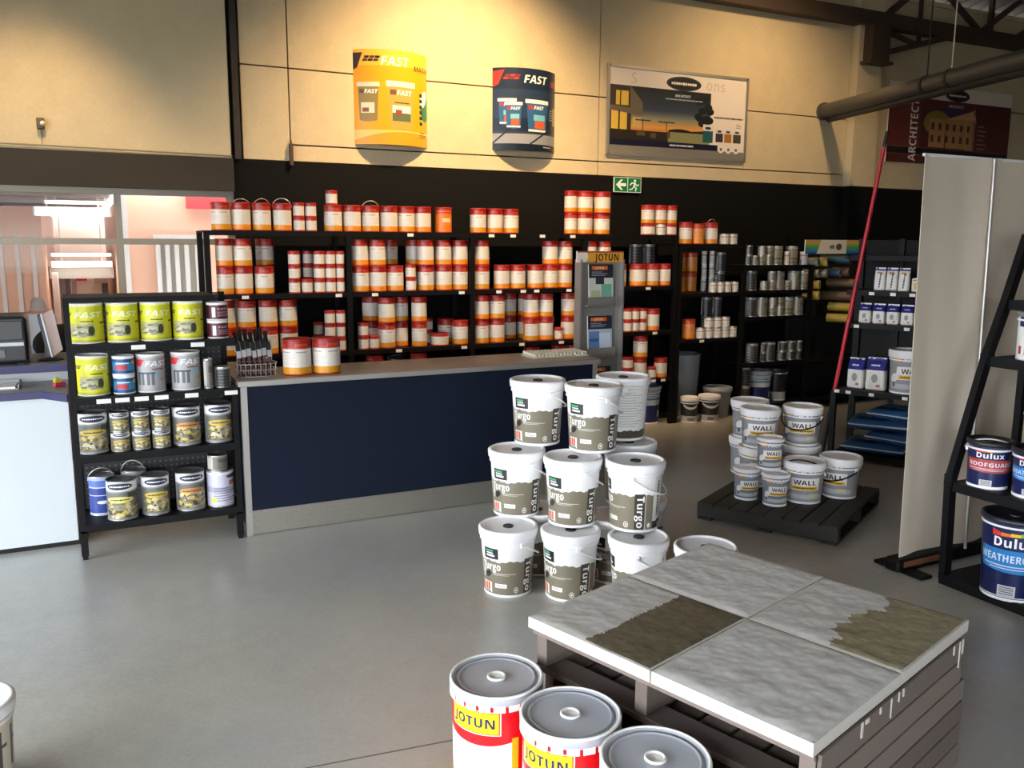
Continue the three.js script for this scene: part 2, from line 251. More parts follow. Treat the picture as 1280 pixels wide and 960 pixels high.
// marks too blurred to read in the photograph stay unreadable strokes
const scrawl = (g, x, y, w, h, c) => { g.fillStyle = c; const n = Math.max(3, Math.round(w / (h * 0.7))), s = w / n; for (let i = 0; i < n; i++) { const k = (i * 7 + 3) % 5; g.beginPath(); g.ellipse(x + (i + 0.5) * s, y + h * 0.52, s * (0.4 + 0.04 * k), h * (0.3 + 0.04 * ((i * 3) % 4)), 0, 0, 7); g.fill(); } };
const oval = (g, x, y, rx, ry, fill, ring, txt, tcol = '#fff', px = ry * 0.62) => {
  g.fillStyle = ring; g.beginPath(); g.ellipse(x, y, rx * 1.1, ry * 1.18, 0, 0, 7); g.fill();
  g.fillStyle = fill; g.beginPath(); g.ellipse(x, y, rx, ry, 0, 0, 7); g.fill();
  if (txt) scrawl(g, x - rx * 0.8, y - px * 0.36, rx * 1.6, px * 0.72, tcol);
};
function flag(g, x, y, s, c1, c2) { for (let i = 0; i < 3; i++) for (let j = 0; j < 2; j++) { g.fillStyle = (i + j) % 2 ? c1 : c2; g.beginPath(); g.moveTo(x + i * s - j * s * 0.3, y + j * s * 0.6); g.lineTo(x + i * s + s * 0.9 - j * s * 0.3, y + j * s * 0.6); g.lineTo(x + i * s + s * 0.7 - j * s * 0.3, y + j * s * 0.6 + s * 0.5); g.lineTo(x + i * s - s * 0.2 - j * s * 0.3, y + j * s * 0.6 + s * 0.5); g.fill(); } }
const fast = (g, x, y, px, c, txt = 'FAST') => { F(g, px, 'bold'); g.save(); g.translate(x, y); g.transform(1, 0, -0.2, 1, 0, 0); g.textAlign = 'left'; g.textBaseline = 'alphabetic'; g.fillStyle = c; g.fillText(txt, 0, 0); g.restore(); };
function pail(g, x, y, w, h, c, lidc, top) {
  g.fillStyle = c; g.beginPath(); g.moveTo(x, y); g.lineTo(x + w, y); g.lineTo(x + w * 0.92, y + h); g.quadraticCurveTo(x + w / 2, y + h * 1.07, x + w * 0.08, y + h); g.fill();
  g.fillStyle = lidc; g.fillRect(x - w * 0.05, y - h * 0.1, w * 1.1, h * 0.13);
  fast(g, x + w * 0.3, y + h * 0.22, h * 0.16, '#fff'); g.fillStyle = top; g.fillRect(x + w * 0.08, y + h * 0.1, w * 0.22, h * 0.12);
}
function curvedSign(tex, x0, x1, y0, y1, depth, name, label) {
  const w = x1 - x0, R = (w * w / 4 + depth * depth) / (2 * depth), half = Math.asin(w / 2 / R), zc = depth - R;
  const t = thing(name, label, 'sign', [(x0 + x1) / 2, y0, ZB], 0, 'curved paint tin signs');
  const h = y1 - y0;
  const face = new THREE.CylinderGeometry(R, R, h, 40, 1, true, -half, half * 2).translate(0, h / 2, zc);
  part('printed_face', face, printed(tex, 0.3), t);
  const s = new THREE.Shape(); s.moveTo(-w / 2, 0); for (let i = 0; i <= 24; i++) { const a = -half + half * 2 * i / 24; s.lineTo(Math.sin(a) * (R - 0.004), zc + Math.cos(a) * (R - 0.004)); } s.lineTo(w / 2, 0);
  const edge = std('#6d6256', 0.7);
  part('backing', new THREE.ExtrudeGeometry(s, { depth: h - 0.02, bevelEnabled: false }).rotateX(-Math.PI / 2).scale(1, 1, -1).translate(0, 0.01, 0), edge, t).material.side = THREE.DoubleSide;
  return t;
}
curvedSign(canvas(768, 900, (g, w, h) => {
  g.fillStyle = '#e9a11c'; g.fillRect(0, 0, w, h); g.fillStyle = '#f0b53e'; g.fillRect(0, 0, w, 150); g.fillStyle = '#e8c069'; g.fillRect(0, 760, w, 110); g.fillStyle = '#d99a2a'; g.beginPath(); g.moveTo(0, 860); g.quadraticCurveTo(w / 2, 720, w, 800); g.lineTo(w, h); g.lineTo(0, h); g.fill();
  g.fillStyle = '#3a3038'; g.beginPath(); g.moveTo(0, 30); g.lineTo(90, 30); g.lineTo(40, 170); g.lineTo(0, 190); g.fill(); flag(g, 110, 60, 48, '#3d3540', '#241d28'); fast(g, 240, 146, 118, '#f7f2e4'); fast(g, 565, 175, 66, '#1d1a20', 'MAGN');
  pail(g, 40, 340, 190, 330, '#8a7a48', '#d8d2c0', '#5b4a3a'); pail(g, 310, 330, 260, 410, '#b29a4e', '#efe7cf', '#6b4f3c');
  g.fillStyle = '#e8e2cf'; g.fillRect(350, 520, 180, 150); g.fillStyle = '#5a6b4b'; g.fillRect(350, 590, 180, 80); g.fillStyle = '#8a4a3a'; g.fillRect(380, 560, 60, 60); g.fillStyle = '#ddd3bd'; g.fillRect(70, 500, 120, 100); g.fillStyle = '#7a5040'; g.fillRect(80, 550, 60, 40); F(g, 24); g.textAlign = 'center'; g.fillStyle = '#3a3320'; scrawl(g, 370, 484, 150, 18, '#3a3320');
  g.fillStyle = '#2f7a4a'; g.beginPath(); g.ellipse(720, 500, 70, 150, 0, 0, 7); g.fill(); g.fillStyle = '#dfe6e2'; g.beginPath(); g.ellipse(700, 430, 45, 90, 0.4, 0, 7); g.fill(); g.fillStyle = '#26344a'; for (let i = 0; i < 6; i++) g.fillRect(640, 380 + i * 55, 40, 34); lines(g, 640, 760, 120, 3, 22, '#5a3c10', 8);
}), 2.07, 2.7, 2.49, 3.23, 0.13, 'curved_wall_sign', 'yellow curved tin-shaped wall sign lettered FAST with printed paint pails');
curvedSign(canvas(768, 900, (g, w, h) => {
  g.fillStyle = '#1c2a40'; g.fillRect(0, 0, w, h); g.fillStyle = '#b5372c'; g.beginPath(); g.moveTo(0, 40); g.lineTo(120, 20); g.lineTo(60, 180); g.lineTo(0, 210); g.fill(); flag(g, 130, 70, 52, '#a8392f', '#7c2a28'); fast(g, 300, 160, 120, '#efe9dd'); g.fillStyle = '#8f3430'; g.fillRect(650, 110, 118, 60);
  g.fillStyle = '#27374f'; g.fillRect(0, 230, w, 320); for (const [x, y, a, b] of [[60, 360, 170, 260], [130, 400, 160, 260], [340, 370, 260, 330]]) { pail(g, x, y, a, b, '#2f5a86', '#e9e5da', '#b5372c'); g.fillStyle = '#6fb2c4'; g.fillRect(x + a * 0.3, y + b * 0.4, a * 0.55, b * 0.2); g.fillStyle = '#c05a3a'; g.fillRect(x + a * 0.35, y + b * 0.62, a * 0.5, b * 0.24); g.fillStyle = '#e8e4d8'; g.fillRect(x + a * 0.08, y + b * 0.9, a * 0.84, b * 0.07); }
  g.fillStyle = '#8a8f97'; g.fillRect(0, 720, w, 110); g.fillStyle = '#2c3646'; g.fillRect(0, 690, w, 30); g.strokeStyle = '#1c2638'; g.lineWidth = 18; g.beginPath(); g.moveTo(0, 830); g.lineTo(180, 660); g.moveTo(380, 830); g.lineTo(640, 640); g.stroke(); g.fillStyle = '#16202f'; g.fillRect(0, 830, w, 70); lines(g, 540, 850, 200, 1, 10, '#aab', 12); lines(g, 640, 430, 100, 5, 26, '#8b98a8', 10); g.fillStyle = '#a98a6a'; g.fillRect(700, 400, 60, 200);
}), 3.31, 3.93, 2.51, 3.2, 0.13, 'curved_wall_sign', 'dark blue curved tin-shaped wall sign lettered FAST with paint pails');
function flatSign(tex, x0, x1, y0, y1, frame, label, name = 'framed_poster') {
  const t = thing(name, label, 'sign', [(x0 + x1) / 2, y0, ZB]), w = x1 - x0, h = y1 - y0;
  part('print', new THREE.BoxGeometry(w, h, 0.012).translate(0, h / 2, 0.014), [0, 0, 0, 0, 1, 0].map((k) => (k ? printed(tex, 0.35) : M.white)), t);
  if (frame) part('frame', [box(-w / 2 - 0.015, -w / 2 + 0.012, -0.015, h + 0.015, 0, 0.028), box(w / 2 - 0.012, w / 2 + 0.015, -0.015, h + 0.015, 0, 0.028), box(-w / 2, w / 2, -0.015, 0.012, 0, 0.028), box(-w / 2, w / 2, h - 0.012, h + 0.015, 0, 0.028)], M.alu, t);
  return t;
}
flatSign(canvas(1024, 512, (g, w, h) => {
  g.fillStyle = '#e6dcd0'; g.fillRect(0, 0, w, h); F(g, 90); g.fillStyle = '#d2c8bc'; g.textAlign = 'left'; g.textBaseline = 'alphabetic'; g.fillText('S', 150, 92); g.fillText('ons', 700, 92); g.fillStyle = '#e6dcd0'; g.fillRect(0, 130, w, 10);
  const gr = g.createLinearGradient(0, 110, 0, 400); gr.addColorStop(0, '#20262c'); gr.addColorStop(0.45, '#3a4452'); gr.addColorStop(0.62, '#8a8a74'); gr.addColorStop(0.8, '#dd9a48'); gr.addColorStop(1, '#b56a34'); g.fillStyle = gr; g.fillRect(8, 108, 735, 300);
  g.fillStyle = '#23211f'; g.beginPath(); g.moveTo(430, 352); g.quadraticCurveTo(520, 330, 600, 352); g.lineTo(743, 340); g.lineTo(743, 362); g.lineTo(430, 362); g.fill(); g.fillStyle = '#8a8a60'; g.fillRect(420, 362, 323, 66); g.fillStyle = '#1d2326'; for (let i = 0; i < 14; i++) { g.beginPath(); g.ellipse(650 + rnd() * 100, 130 + rnd() * 180, 30, 22, 0, 0, 7); g.fill(); }
  g.fillStyle = '#3d362e'; g.fillRect(8, 108, 150, 320); g.fillStyle = '#d9b44a'; g.fillRect(50, 140, 88, 84); g.fillRect(20, 256, 110, 110); g.fillStyle = '#6a5f52'; g.beginPath(); g.moveTo(150, 108); g.lineTo(240, 200); g.lineTo(240, 280); g.lineTo(8, 256); g.lineTo(8, 226); g.lineTo(150, 236); g.fill(); g.fillStyle = '#2a251f'; g.fillRect(78, 140, 8, 84); g.fillRect(70, 256, 10, 110); g.fillRect(8, 366, 420, 62); g.fillStyle = '#c9a860'; g.fillRect(170, 290, 60, 60);
  g.fillStyle = '#3a3f44'; g.fillRect(190, 300, 110, 8); g.fillRect(355, 302, 120, 8); g.fillRect(240, 308, 6, 60); g.fillRect(412, 308, 6, 50); g.fillStyle = '#5c4a3a'; g.fillRect(200, 372, 60, 24); g.fillRect(300, 376, 40, 30); g.fillRect(420, 360, 24, 40);
  F(g, 22); g.fillStyle = '#d8dde2'; g.textAlign = 'center'; g.fillText('ARCHITECT', 530, 148); F(g, 14, 'normal'); scrawl(g, 400, 158, 280, 11, '#aab0b8');
  g.fillStyle = '#161a36'; g.fillRect(8, 424, 800, 36); scrawl(g, 440, 434, 180, 16, '#d7d8e2'); g.fillStyle = '#7d7a72'; g.fillRect(0, 460, w, 52);
  scrawl(g, 770, 244, 230, 16, '#4a4842'); lines(g, 950, 285, 50, 3, 10, '#8a857c', 4);
  for (const [x, y, w2, h2, c] of [[690, 300, 78, 112, '#255a5c'], [790, 320, 58, 84, '#3c3348'], [858, 320, 58, 84, '#a9702c'], [928, 320, 62, 84, '#4a4632']]) { g.fillStyle = '#ddd8cf'; g.fillRect(x, y, w2, h2 * 0.35); g.fillStyle = c; g.fillRect(x, y + h2 * 0.35, w2, h2 * 0.65); oval(g, x + w2 / 2, y + h2 * 0.2, w2 * 0.3, h2 * 0.08, '#26344a', '#ddd8cf', ''); }
  for (const x of [835, 895, 955]) { g.fillStyle = '#e4dfd5'; g.beginPath(); g.arc(x, 448, 24, 0, 7); g.fill(); g.fillStyle = '#6a665c'; g.beginPath(); g.arc(x, 448, 10, 0, 7); g.fill(); }
  oval(g, 535, 66, 118, 36, '#23262c', '#3a3c42', 1, '#e9e5dc', 34);
}), 4.49, 6.13, 2.54, 3.33, true, 'framed poster of a lakeside house at dusk on the cream wall');
flatSign(canvas(1024, 512, (g, w, h) => {
  g.fillStyle = '#dfd3c2'; g.fillRect(0, 0, w, h); g.fillStyle = '#5a2622'; g.fillRect(0, 90, w, h); g.fillStyle = '#6b322a'; g.fillRect(0, 90, 260, 330); g.fillStyle = '#241c1c'; g.fillRect(0, 412, w, 42); g.fillStyle = '#8a6a60'; g.fillRect(0, 408, w, 3); g.fillRect(0, 454, w, 3);
  g.save(); g.translate(232, 500); g.rotate(-Math.PI / 2); F(g, 80); g.fillStyle = '#efe7da'; g.textAlign = 'left'; g.textBaseline = 'alphabetic'; g.fillText('ARCHITECT', 0, 0, 400); g.restore();
  g.fillStyle = '#3a2f4a'; g.beginPath(); g.ellipse(520, 200, 200, 70, 0, 0, 7); g.fill(); g.fillStyle = '#96803a'; g.beginPath(); g.ellipse(390, 240, 110, 80, 0, 0, 7); g.fill();
  g.fillStyle = '#c08a56'; g.fillRect(330, 210, 130, 190); g.fillRect(470, 200, 230, 200); g.fillStyle = '#d3a06c'; g.beginPath(); g.moveTo(460, 210); g.lineTo(690, 140); g.lineTo(710, 200); g.fill(); g.fillStyle = '#5a2f22'; for (let i = 0; i < 6; i++) for (let j = 0; j < 2; j++) g.fillRect(345 + i * 60, 240 + j * 80, 24, 44); g.strokeStyle = '#d9a878'; g.lineWidth = 5; g.strokeRect(640, 180, 70, 220); g.beginPath(); g.moveTo(640, 200); g.lineTo(700, 130); g.lineTo(720, 220); g.stroke();
  lines(g, 740, 235, 90, 6, 30, '#b08878', 7); F(g, 24); g.fillStyle = '#d9c8b8'; g.textAlign = 'center'; g.fillText('ARCHITECT', 540, 130); oval(g, 545, 50, 92, 34, '#17151a', '#2a2628', 1, '#e0d8cc', 28);
}), 8.16, 10.25, 2.63, 3.5, false, 'maroon poster lettered ARCHITECT down its side, behind the pale banner', 'poster');
{ // escape sign
  const t = flatSign(canvas(512, 256, (g, w, h) => {
    g.fillStyle = '#e9f2ea'; g.fillRect(0, 0, w, h); g.fillStyle = '#0f7a46'; g.fillRect(10, 10, 240, 236); g.fillRect(262, 10, 240, 236); g.fillStyle = '#f2f8f3';
    g.beginPath(); g.moveTo(36, 128); g.lineTo(128, 40); g.lineTo(170, 40); g.lineTo(112, 102); g.lineTo(226, 102); g.lineTo(226, 154); g.lineTo(112, 154); g.lineTo(170, 216); g.lineTo(128, 216); g.fill();
    g.beginPath(); g.arc(392, 56, 24, 0, 7); g.fill(); g.strokeStyle = '#f2f8f3'; g.lineCap = 'round'; g.lineWidth = 34; g.beginPath(); g.moveTo(392, 100); g.lineTo(376, 150); g.stroke(); g.lineWidth = 20; g.beginPath(); g.moveTo(386, 96); g.lineTo(330, 96); g.lineTo(306, 130); g.moveTo(396, 100); g.lineTo(430, 140); g.lineTo(462, 122); g.moveTo(376, 152); g.lineTo(420, 184); g.lineTo(406, 226); g.moveTo(376, 152); g.lineTo(340, 196); g.lineTo(292, 208); g.stroke();
  }), 4.57, 4.88, 2.185, 2.325, false, 'green escape sign with white arrow and running figure on black wall', 'escape_sign');
  t.position.z = ZB + 0.001;
}
{ // small sensor box on the wall, left
  const t = thing('wall_sensor', 'small dark sensor box on the cream wall above the window', 'sensor', [-0.19, 2.47, ZB]);
  part('housing', rbox(0.05, 0.08, 0.04, 0.012).translate(0, 0.04, 0.02), std('#5d5540', 0.6), t); part('lens', new THREE.SphereGeometry(0.018, 12, 8).translate(0.015, 0.04, 0.038), std('#e6dfc8', 0.4), t); part('cable', rod([0, 0, 0.01], [0, -0.1, 0.01], 0.003), std('#8a8068', 0.7), t);
}
{ // suspended pipe
  const a = [7.18, 3.1, ZB + 0.04], b = [6.05, 3.06, -3.2];
  const t = thing('suspended_pipe', 'long dark grey double pipe hung on chains below the roof', 'pipe');
  const dir = new THREE.Vector3(b[0] - a[0], b[1] - a[1], b[2] - a[2]);
  part('main_pipe', rod(a, b, 0.07, 20), std('#565650', 0.45, 0.4), t);
  part('lower_pipe', rod([a[0] + 0.07, a[1] - 0.07, a[2]], [b[0] + 0.07, b[1] - 0.07, b[2]], 0.042, 16), std('#3c3c38', 0.45, 0.4), t);
  part('wall_flange', rod([a[0] + 0.012, a[1], a[2] - 0.035], a, 0.09, 20), std('#565650', 0.5, 0.4), t);
  for (const k of [0.42, 0.5]) { const p = [a[0] + dir.x * k, a[1] + dir.y * k, a[2] + dir.z * k]; part('clamp', rod([p[0] - dir.x * 0.004, p[1], p[2] - dir.z * 0.004], [p[0] + dir.x * 0.004, p[1], p[2] + dir.z * 0.004], 0.078, 18), M.wireDark, t); part('hanger_wire', rod([p[0], p[1] + 0.05, p[2]], [p[0], p[1] + 2.0, p[2]], 0.006, 6), k < 0.45 ? M.wireDark : M.cord, t); }
}
// ================================================================ TINS AND PAILS
const T = {};
T.redTin = canvas(512, 256, (g, w, h) => {
  g.fillStyle = '#d98213'; g.fillRect(0, 0, w, h); g.fillStyle = '#d49217'; g.fillRect(0, 200, w, 56); g.fillStyle = '#9a1c16'; g.fillRect(0, 0, w, 66); g.fillStyle = '#8f1512'; g.fillRect(0, 0, w, 12);
  F(g, 26); g.textAlign = 'center'; g.textBaseline = 'middle'; g.fillStyle = '#e2683c'; for (const x of [110, 256, 402]) { g.fillText('JOTUN', x, 40); } g.fillStyle = '#d9542c'; g.fillRect(0, 56, w, 4);
  g.fillStyle = '#dcd5ca'; g.fillRect(96, 66, 330, 134); F(g, 14); g.fillStyle = '#8d8a90'; for (const x of [150, 256, 362]) scrawl(g, x - 34, 84, 68, 12, '#8d8a90'); lines(g, 120, 112, 110, 5, 15, '#c2bdba', 4); lines(g, 280, 112, 120, 5, 15, '#c2bdba', 4);
});
T.redTinB = canvas(512, 256, (g, w, h) => {
  g.fillStyle = '#e58a12'; g.fillRect(0, 0, w, h); g.fillStyle = '#951a15'; g.fillRect(0, 0, w, 62); F(g, 24); g.textAlign = 'center'; g.textBaseline = 'middle'; g.fillStyle = '#df6238'; for (const x of [60, 200, 340, 480]) g.fillText('JOTUN', x, 36);
  g.fillStyle = '#d9d2c5'; g.fillRect(40, 62, 440, 140); lines(g, 60, 84, 180, 7, 15, '#bdb6ae', 3); lines(g, 290, 84, 170, 7, 15, '#bdb6ae', 3);
});
T.smallTin = canvas(256, 256, (g, w, h) => { g.fillStyle = '#dad3c7'; g.fillRect(0, 0, w, h); g.fillStyle = '#991c17'; g.fillRect(0, 0, w, 58); g.fillStyle = '#d4552c'; g.fillRect(0, 40, w, 6); g.fillStyle = '#e3b47c'; g.fillRect(0, 232, w, 24); lines(g, 50, 90, 70, 7, 18, '#b9b2ab', 5); lines(g, 150, 90, 70, 7, 18, '#b9b2ab', 5); });
T.orangeTin = canvas(256, 256, (g, w, h) => { g.fillStyle = '#e0761a'; g.fillRect(0, 0, w, h); g.fillStyle = '#b3301c'; g.fillRect(0, 0, w, 60); g.fillStyle = '#e58a50'; g.fillRect(0, 34, w, 8); g.fillStyle = '#e9c9a0'; g.fillRect(120, 110, 44, 40); });
T.orangeRow = canvas(256, 256, (g, w, h) => { g.fillStyle = '#d98c4a'; g.fillRect(0, 0, w, h); g.fillStyle = '#b5421f'; g.fillRect(0, 0, w, 60); g.fillStyle = '#d98a10'; g.fillRect(0, 190, w, 66); lines(g, 40, 90, 180, 5, 18, '#b9682c', 5); });
T.darkTin = canvas(256, 256, (g, w, h) => { g.fillStyle = '#2c2c2a'; g.fillRect(0, 0, w, h); g.fillStyle = '#8f8f8c'; g.fillRect(0, 0, w, 30); g.fillStyle = '#b7b7b2'; for (const x of [36, 164]) { g.fillRect(x, 40, 44, 200); } g.fillStyle = '#5a5a56'; for (let i = 0; i < 5; i++) g.fillRect(0, 60 + i * 38, w, 8); });
T.oliveTin = canvas(256, 256, (g, w, h) => { g.fillStyle = '#66644f'; g.fillRect(0, 0, w, h); g.fillStyle = '#a3a196'; g.fillRect(0, 0, w, 40); g.fillStyle = '#8c866e'; g.fillRect(60, 60, 130, 150); g.fillStyle = '#5d5a44'; g.fillRect(70, 150, 110, 44); lines(g, 72, 76, 100, 4, 16, '#6a6754', 6); });
T.silverTin = canvas(256, 256, (g, w, h) => { g.fillStyle = '#77756c'; g.fillRect(0, 0, w, h); g.fillStyle = '#b9b6ac'; g.fillRect(40, 20, 60, 216); g.fillStyle = '#565348'; g.fillRect(120, 60, 90, 60); lines(g, 120, 140, 90, 5, 18, '#5f5c52', 6); });
T.whiteTin = canvas(256, 256, (g, w, h) => { g.fillStyle = '#dcd6c9'; g.fillRect(0, 0, w, h); g.fillStyle = '#a58a80'; g.fillRect(60, 60, 130, 30); lines(g, 60, 120, 130, 5, 20, '#a39d92', 6); });
T.purpleTin = canvas(256, 256, (g, w, h) => { g.fillStyle = '#3b2c3a'; g.fillRect(0, 0, w, h); g.fillStyle = '#6a5f90'; g.fillRect(0, 24, w, 24); g.fillStyle = '#d9d0d0'; g.fillRect(70, 80, 60, 60); g.fillStyle = '#a06070'; g.fillRect(80, 150, 110, 80); });
const softShelf = (col1, accents) => (g, w, h) => { g.fillStyle = col1; g.fillRect(0, 0, w, h); accents(g, w, h); };
T.yellowTin = canvas(512, 320, softShelf('#d4d328', (g, w, h) => {
  g.fillStyle = '#dfe6a0'; g.fillRect(0, 0, w, 22); g.fillStyle = '#bdbb1c'; g.fillRect(0, 292, w, 28); g.fillStyle = '#5b5a30'; flag(g, 128, 72, 26, '#55532c', '#7a7838'); fast(g, 216, 112, 62, '#eff0d6'); F(g, 22); g.fillStyle = '#3f3f20'; scrawl(g, 250, 134, 64, 16, '#3f3f20'); g.fillStyle = '#b5b26a'; g.fillRect(190, 160, 130, 110); for (let i = 0; i < 26; i++) { g.fillStyle = ['#8a8984', '#6b6a55', '#a9a58a', '#c4c08e'][i % 4]; g.beginPath(); g.ellipse(200 + rnd() * 90, 172 + rnd() * 90, 8 + rnd() * 14, 6 + rnd() * 10, 0, 0, 7); g.fill(); } g.fillStyle = '#3c4030'; g.beginPath(); g.ellipse(302, 220, 16, 40, 0, 0, 7); g.fill(); g.fillStyle = '#4b4a24'; g.fillRect(350, 150, 120, 16); lines(g, 350, 180, 110, 5, 18, '#a9a735', 4); lines(g, 30, 150, 80, 6, 20, '#a9a735', 4);
}));
T.maroonTin = canvas(256, 128, softShelf('#4a1220', (g) => { g.fillStyle = '#e9e2e0'; g.fillRect(0, 0, 256, 16); g.fillRect(100, 34, 14, 74); F(g, 20); g.fillStyle = '#d9c9c9'; g.fillText('FAST', 122, 52); lines(g, 122, 66, 70, 3, 14, '#b58f94', 6); g.fillStyle = '#d8c040'; g.beginPath(); g.arc(186, 40, 9, 0, 7); g.fill(); }));
T.blueTin = canvas(256, 128, softShelf('#174c80', (g) => { g.fillStyle = '#e4eaf0'; g.fillRect(0, 0, 256, 18); g.fillStyle = '#2f86b5'; g.fillRect(70, 40, 130, 60); g.fillStyle = '#b8353a'; g.fillRect(90, 60, 50, 34); g.fillStyle = '#cfc040'; g.beginPath(); g.arc(176, 44, 16, 0, 7); g.fill(); g.fillStyle = '#e7edf2'; g.fillRect(96, 44, 50, 8); }));
T.fastSilver = canvas(512, 320, softShelf('#a6a6a8', (g, w, h) => { g.fillStyle = '#c9c9ca'; g.fillRect(0, 0, w, 24); g.fillStyle = '#c8343a'; g.beginPath(); g.moveTo(120, 40); g.lineTo(240, 40); g.lineTo(214, 100); g.lineTo(120, 100); g.fill(); fast(g, 236, 100, 64, '#efefef'); F(g, 20); g.fillStyle = '#7a2a2c'; scrawl(g, 280, 116, 80, 16, '#7a2a2c'); g.fillStyle = '#5d6066'; for (const x of [190, 216, 250, 276]) g.fillRect(x, 160, 18, 100); g.fillStyle = '#3e4b55'; g.fillRect(190, 150, 110, 14); g.fillStyle = '#7fb2be'; g.fillRect(300, 150, 40, 40); g.fillStyle = '#c98a50'; g.fillRect(330, 200, 30, 30); lines(g, 130, 200, 50, 4, 18, '#7e7e82', 4); lines(g, 370, 120, 60, 8, 18, '#8a8a8e', 4); }));
const ovalTin = (warm) => canvas(512, 320, softShelf('#8f9092', (g, w, h) => {
  g.fillStyle = '#ecebea'; g.fillRect(0, 0, w, 78); oval(g, 256, 40, 74, 26, '#1e2336', '#c9c9cc', 1, '#dfe0e6', 24); g.fillStyle = '#6a6b66'; g.fillRect(150, 90, 240, 210); g.fillStyle = warm; g.beginPath(); g.ellipse(256, 150, 80, 26, 0, 0, 7); g.fill(); F(g, 18); g.fillStyle = '#403828'; g.textAlign = 'center'; scrawl(g, 200, 142, 112, 16, '#403828'); g.fillStyle = '#3d4438'; g.fillRect(300, 92, 60, 40); g.fillStyle = '#8d8468'; g.fillRect(170, 190, 200, 100); for (let i = 0; i < 60; i++) { g.fillStyle = ['#b9a078', '#4a4a38', '#d0b650', '#6d6f52', '#c8bfa4', '#3c3f33'][i % 6]; g.beginPath(); g.ellipse(168 + rnd() * 204, 176 + rnd() * 116, 6 + rnd() * 16, 5 + rnd() * 10, rnd() * 3, 0, 7); g.fill(); } lines(g, 30, 110, 90, 9, 19, '#77787a', 4); lines(g, 410, 110, 80, 9, 19, '#77787a', 4);
}));
T.ovalYellow = ovalTin('#c9b04a'); T.ovalOrange = ovalTin('#c98a4a'); T.ovalWhite = ovalTin('#d8d27a');
T.blueLabel = canvas(512, 320, softShelf('#253a86', (g, w, h) => { g.fillStyle = '#9fb0d8'; g.fillRect(0, 0, w, 30); g.fillStyle = '#c3cde6'; g.fillRect(0, 84, w, 8); g.fillRect(0, 150, w, 6); g.fillStyle = '#5068b0'; g.fillRect(0, 30, w, 54); g.fillStyle = '#dbe2f2'; g.beginPath(); g.ellipse(256, 210, 40, 14, 0, 0, 7); g.fill(); g.fillStyle = '#cdd5ea'; g.fillRect(0, 300, w, 20); }));
T.lavender = canvas(512, 320, softShelf('#c4c2d2', (g, w, h) => { g.fillStyle = '#e6e5ea'; g.fillRect(0, 0, w, 30); g.fillStyle = '#a4a3b8'; g.beginPath(); g.moveTo(0, 90); g.quadraticCurveTo(200, 180, 512, 120); g.lineTo(512, 200); g.lineTo(0, 180); g.fill(); oval(g, 330, 50, 50, 18, '#3a3c44', '#c4c2d2', ''); g.fillStyle = '#b04a56'; g.fillRect(300, 90, 70, 40); lines(g, 200, 150, 160, 6, 22, '#6d6c7c', 7); g.fillStyle = '#d9d24a'; g.fillRect(180, 240, 36, 40); }));
T.jotunDrum = canvas(1024, 512, (g, w, h) => {
  g.fillStyle = '#d1141e'; g.fillRect(0, 0, w, h); g.fillStyle = '#f1c21e'; g.fillRect(0, 470, w, 42); g.fillStyle = '#f4f1ec'; g.fillRect(330, 176, 330, 294); g.fillStyle = '#f1c21e'; g.fillRect(660, 170, 26, 342); g.beginPath(); g.moveTo(330, 400); g.quadraticCurveTo(420, 380, 470, 512); g.lineTo(330, 512); g.fill(); g.fillStyle = '#d1141e'; g.fillRect(330, 150, 330, 40); g.beginPath(); g.moveTo(330, 176); g.quadraticCurveTo(500, 230, 660, 190); g.lineTo(660, 170); g.lineTo(330, 170); g.fill();
  g.fillStyle = '#f6d21a'; g.fillRect(412, 40, 200, 104); g.strokeStyle = '#f8ead0'; g.lineWidth = 5; g.strokeRect(406, 34, 212, 116); F(g, 66); g.textAlign = 'center'; g.textBaseline = 'middle'; g.fillStyle = '#20215c'; g.fillText('JOTUN', 512, 94, 182); lines(g, 380, 260, 180, 4, 34, '#cfcac4', 6);
  g.fillStyle = '#f4f1ec'; g.fillRect(780, 180, 200, 260); lines(g, 800, 210, 160, 9, 24, '#b5b0aa', 5);
});
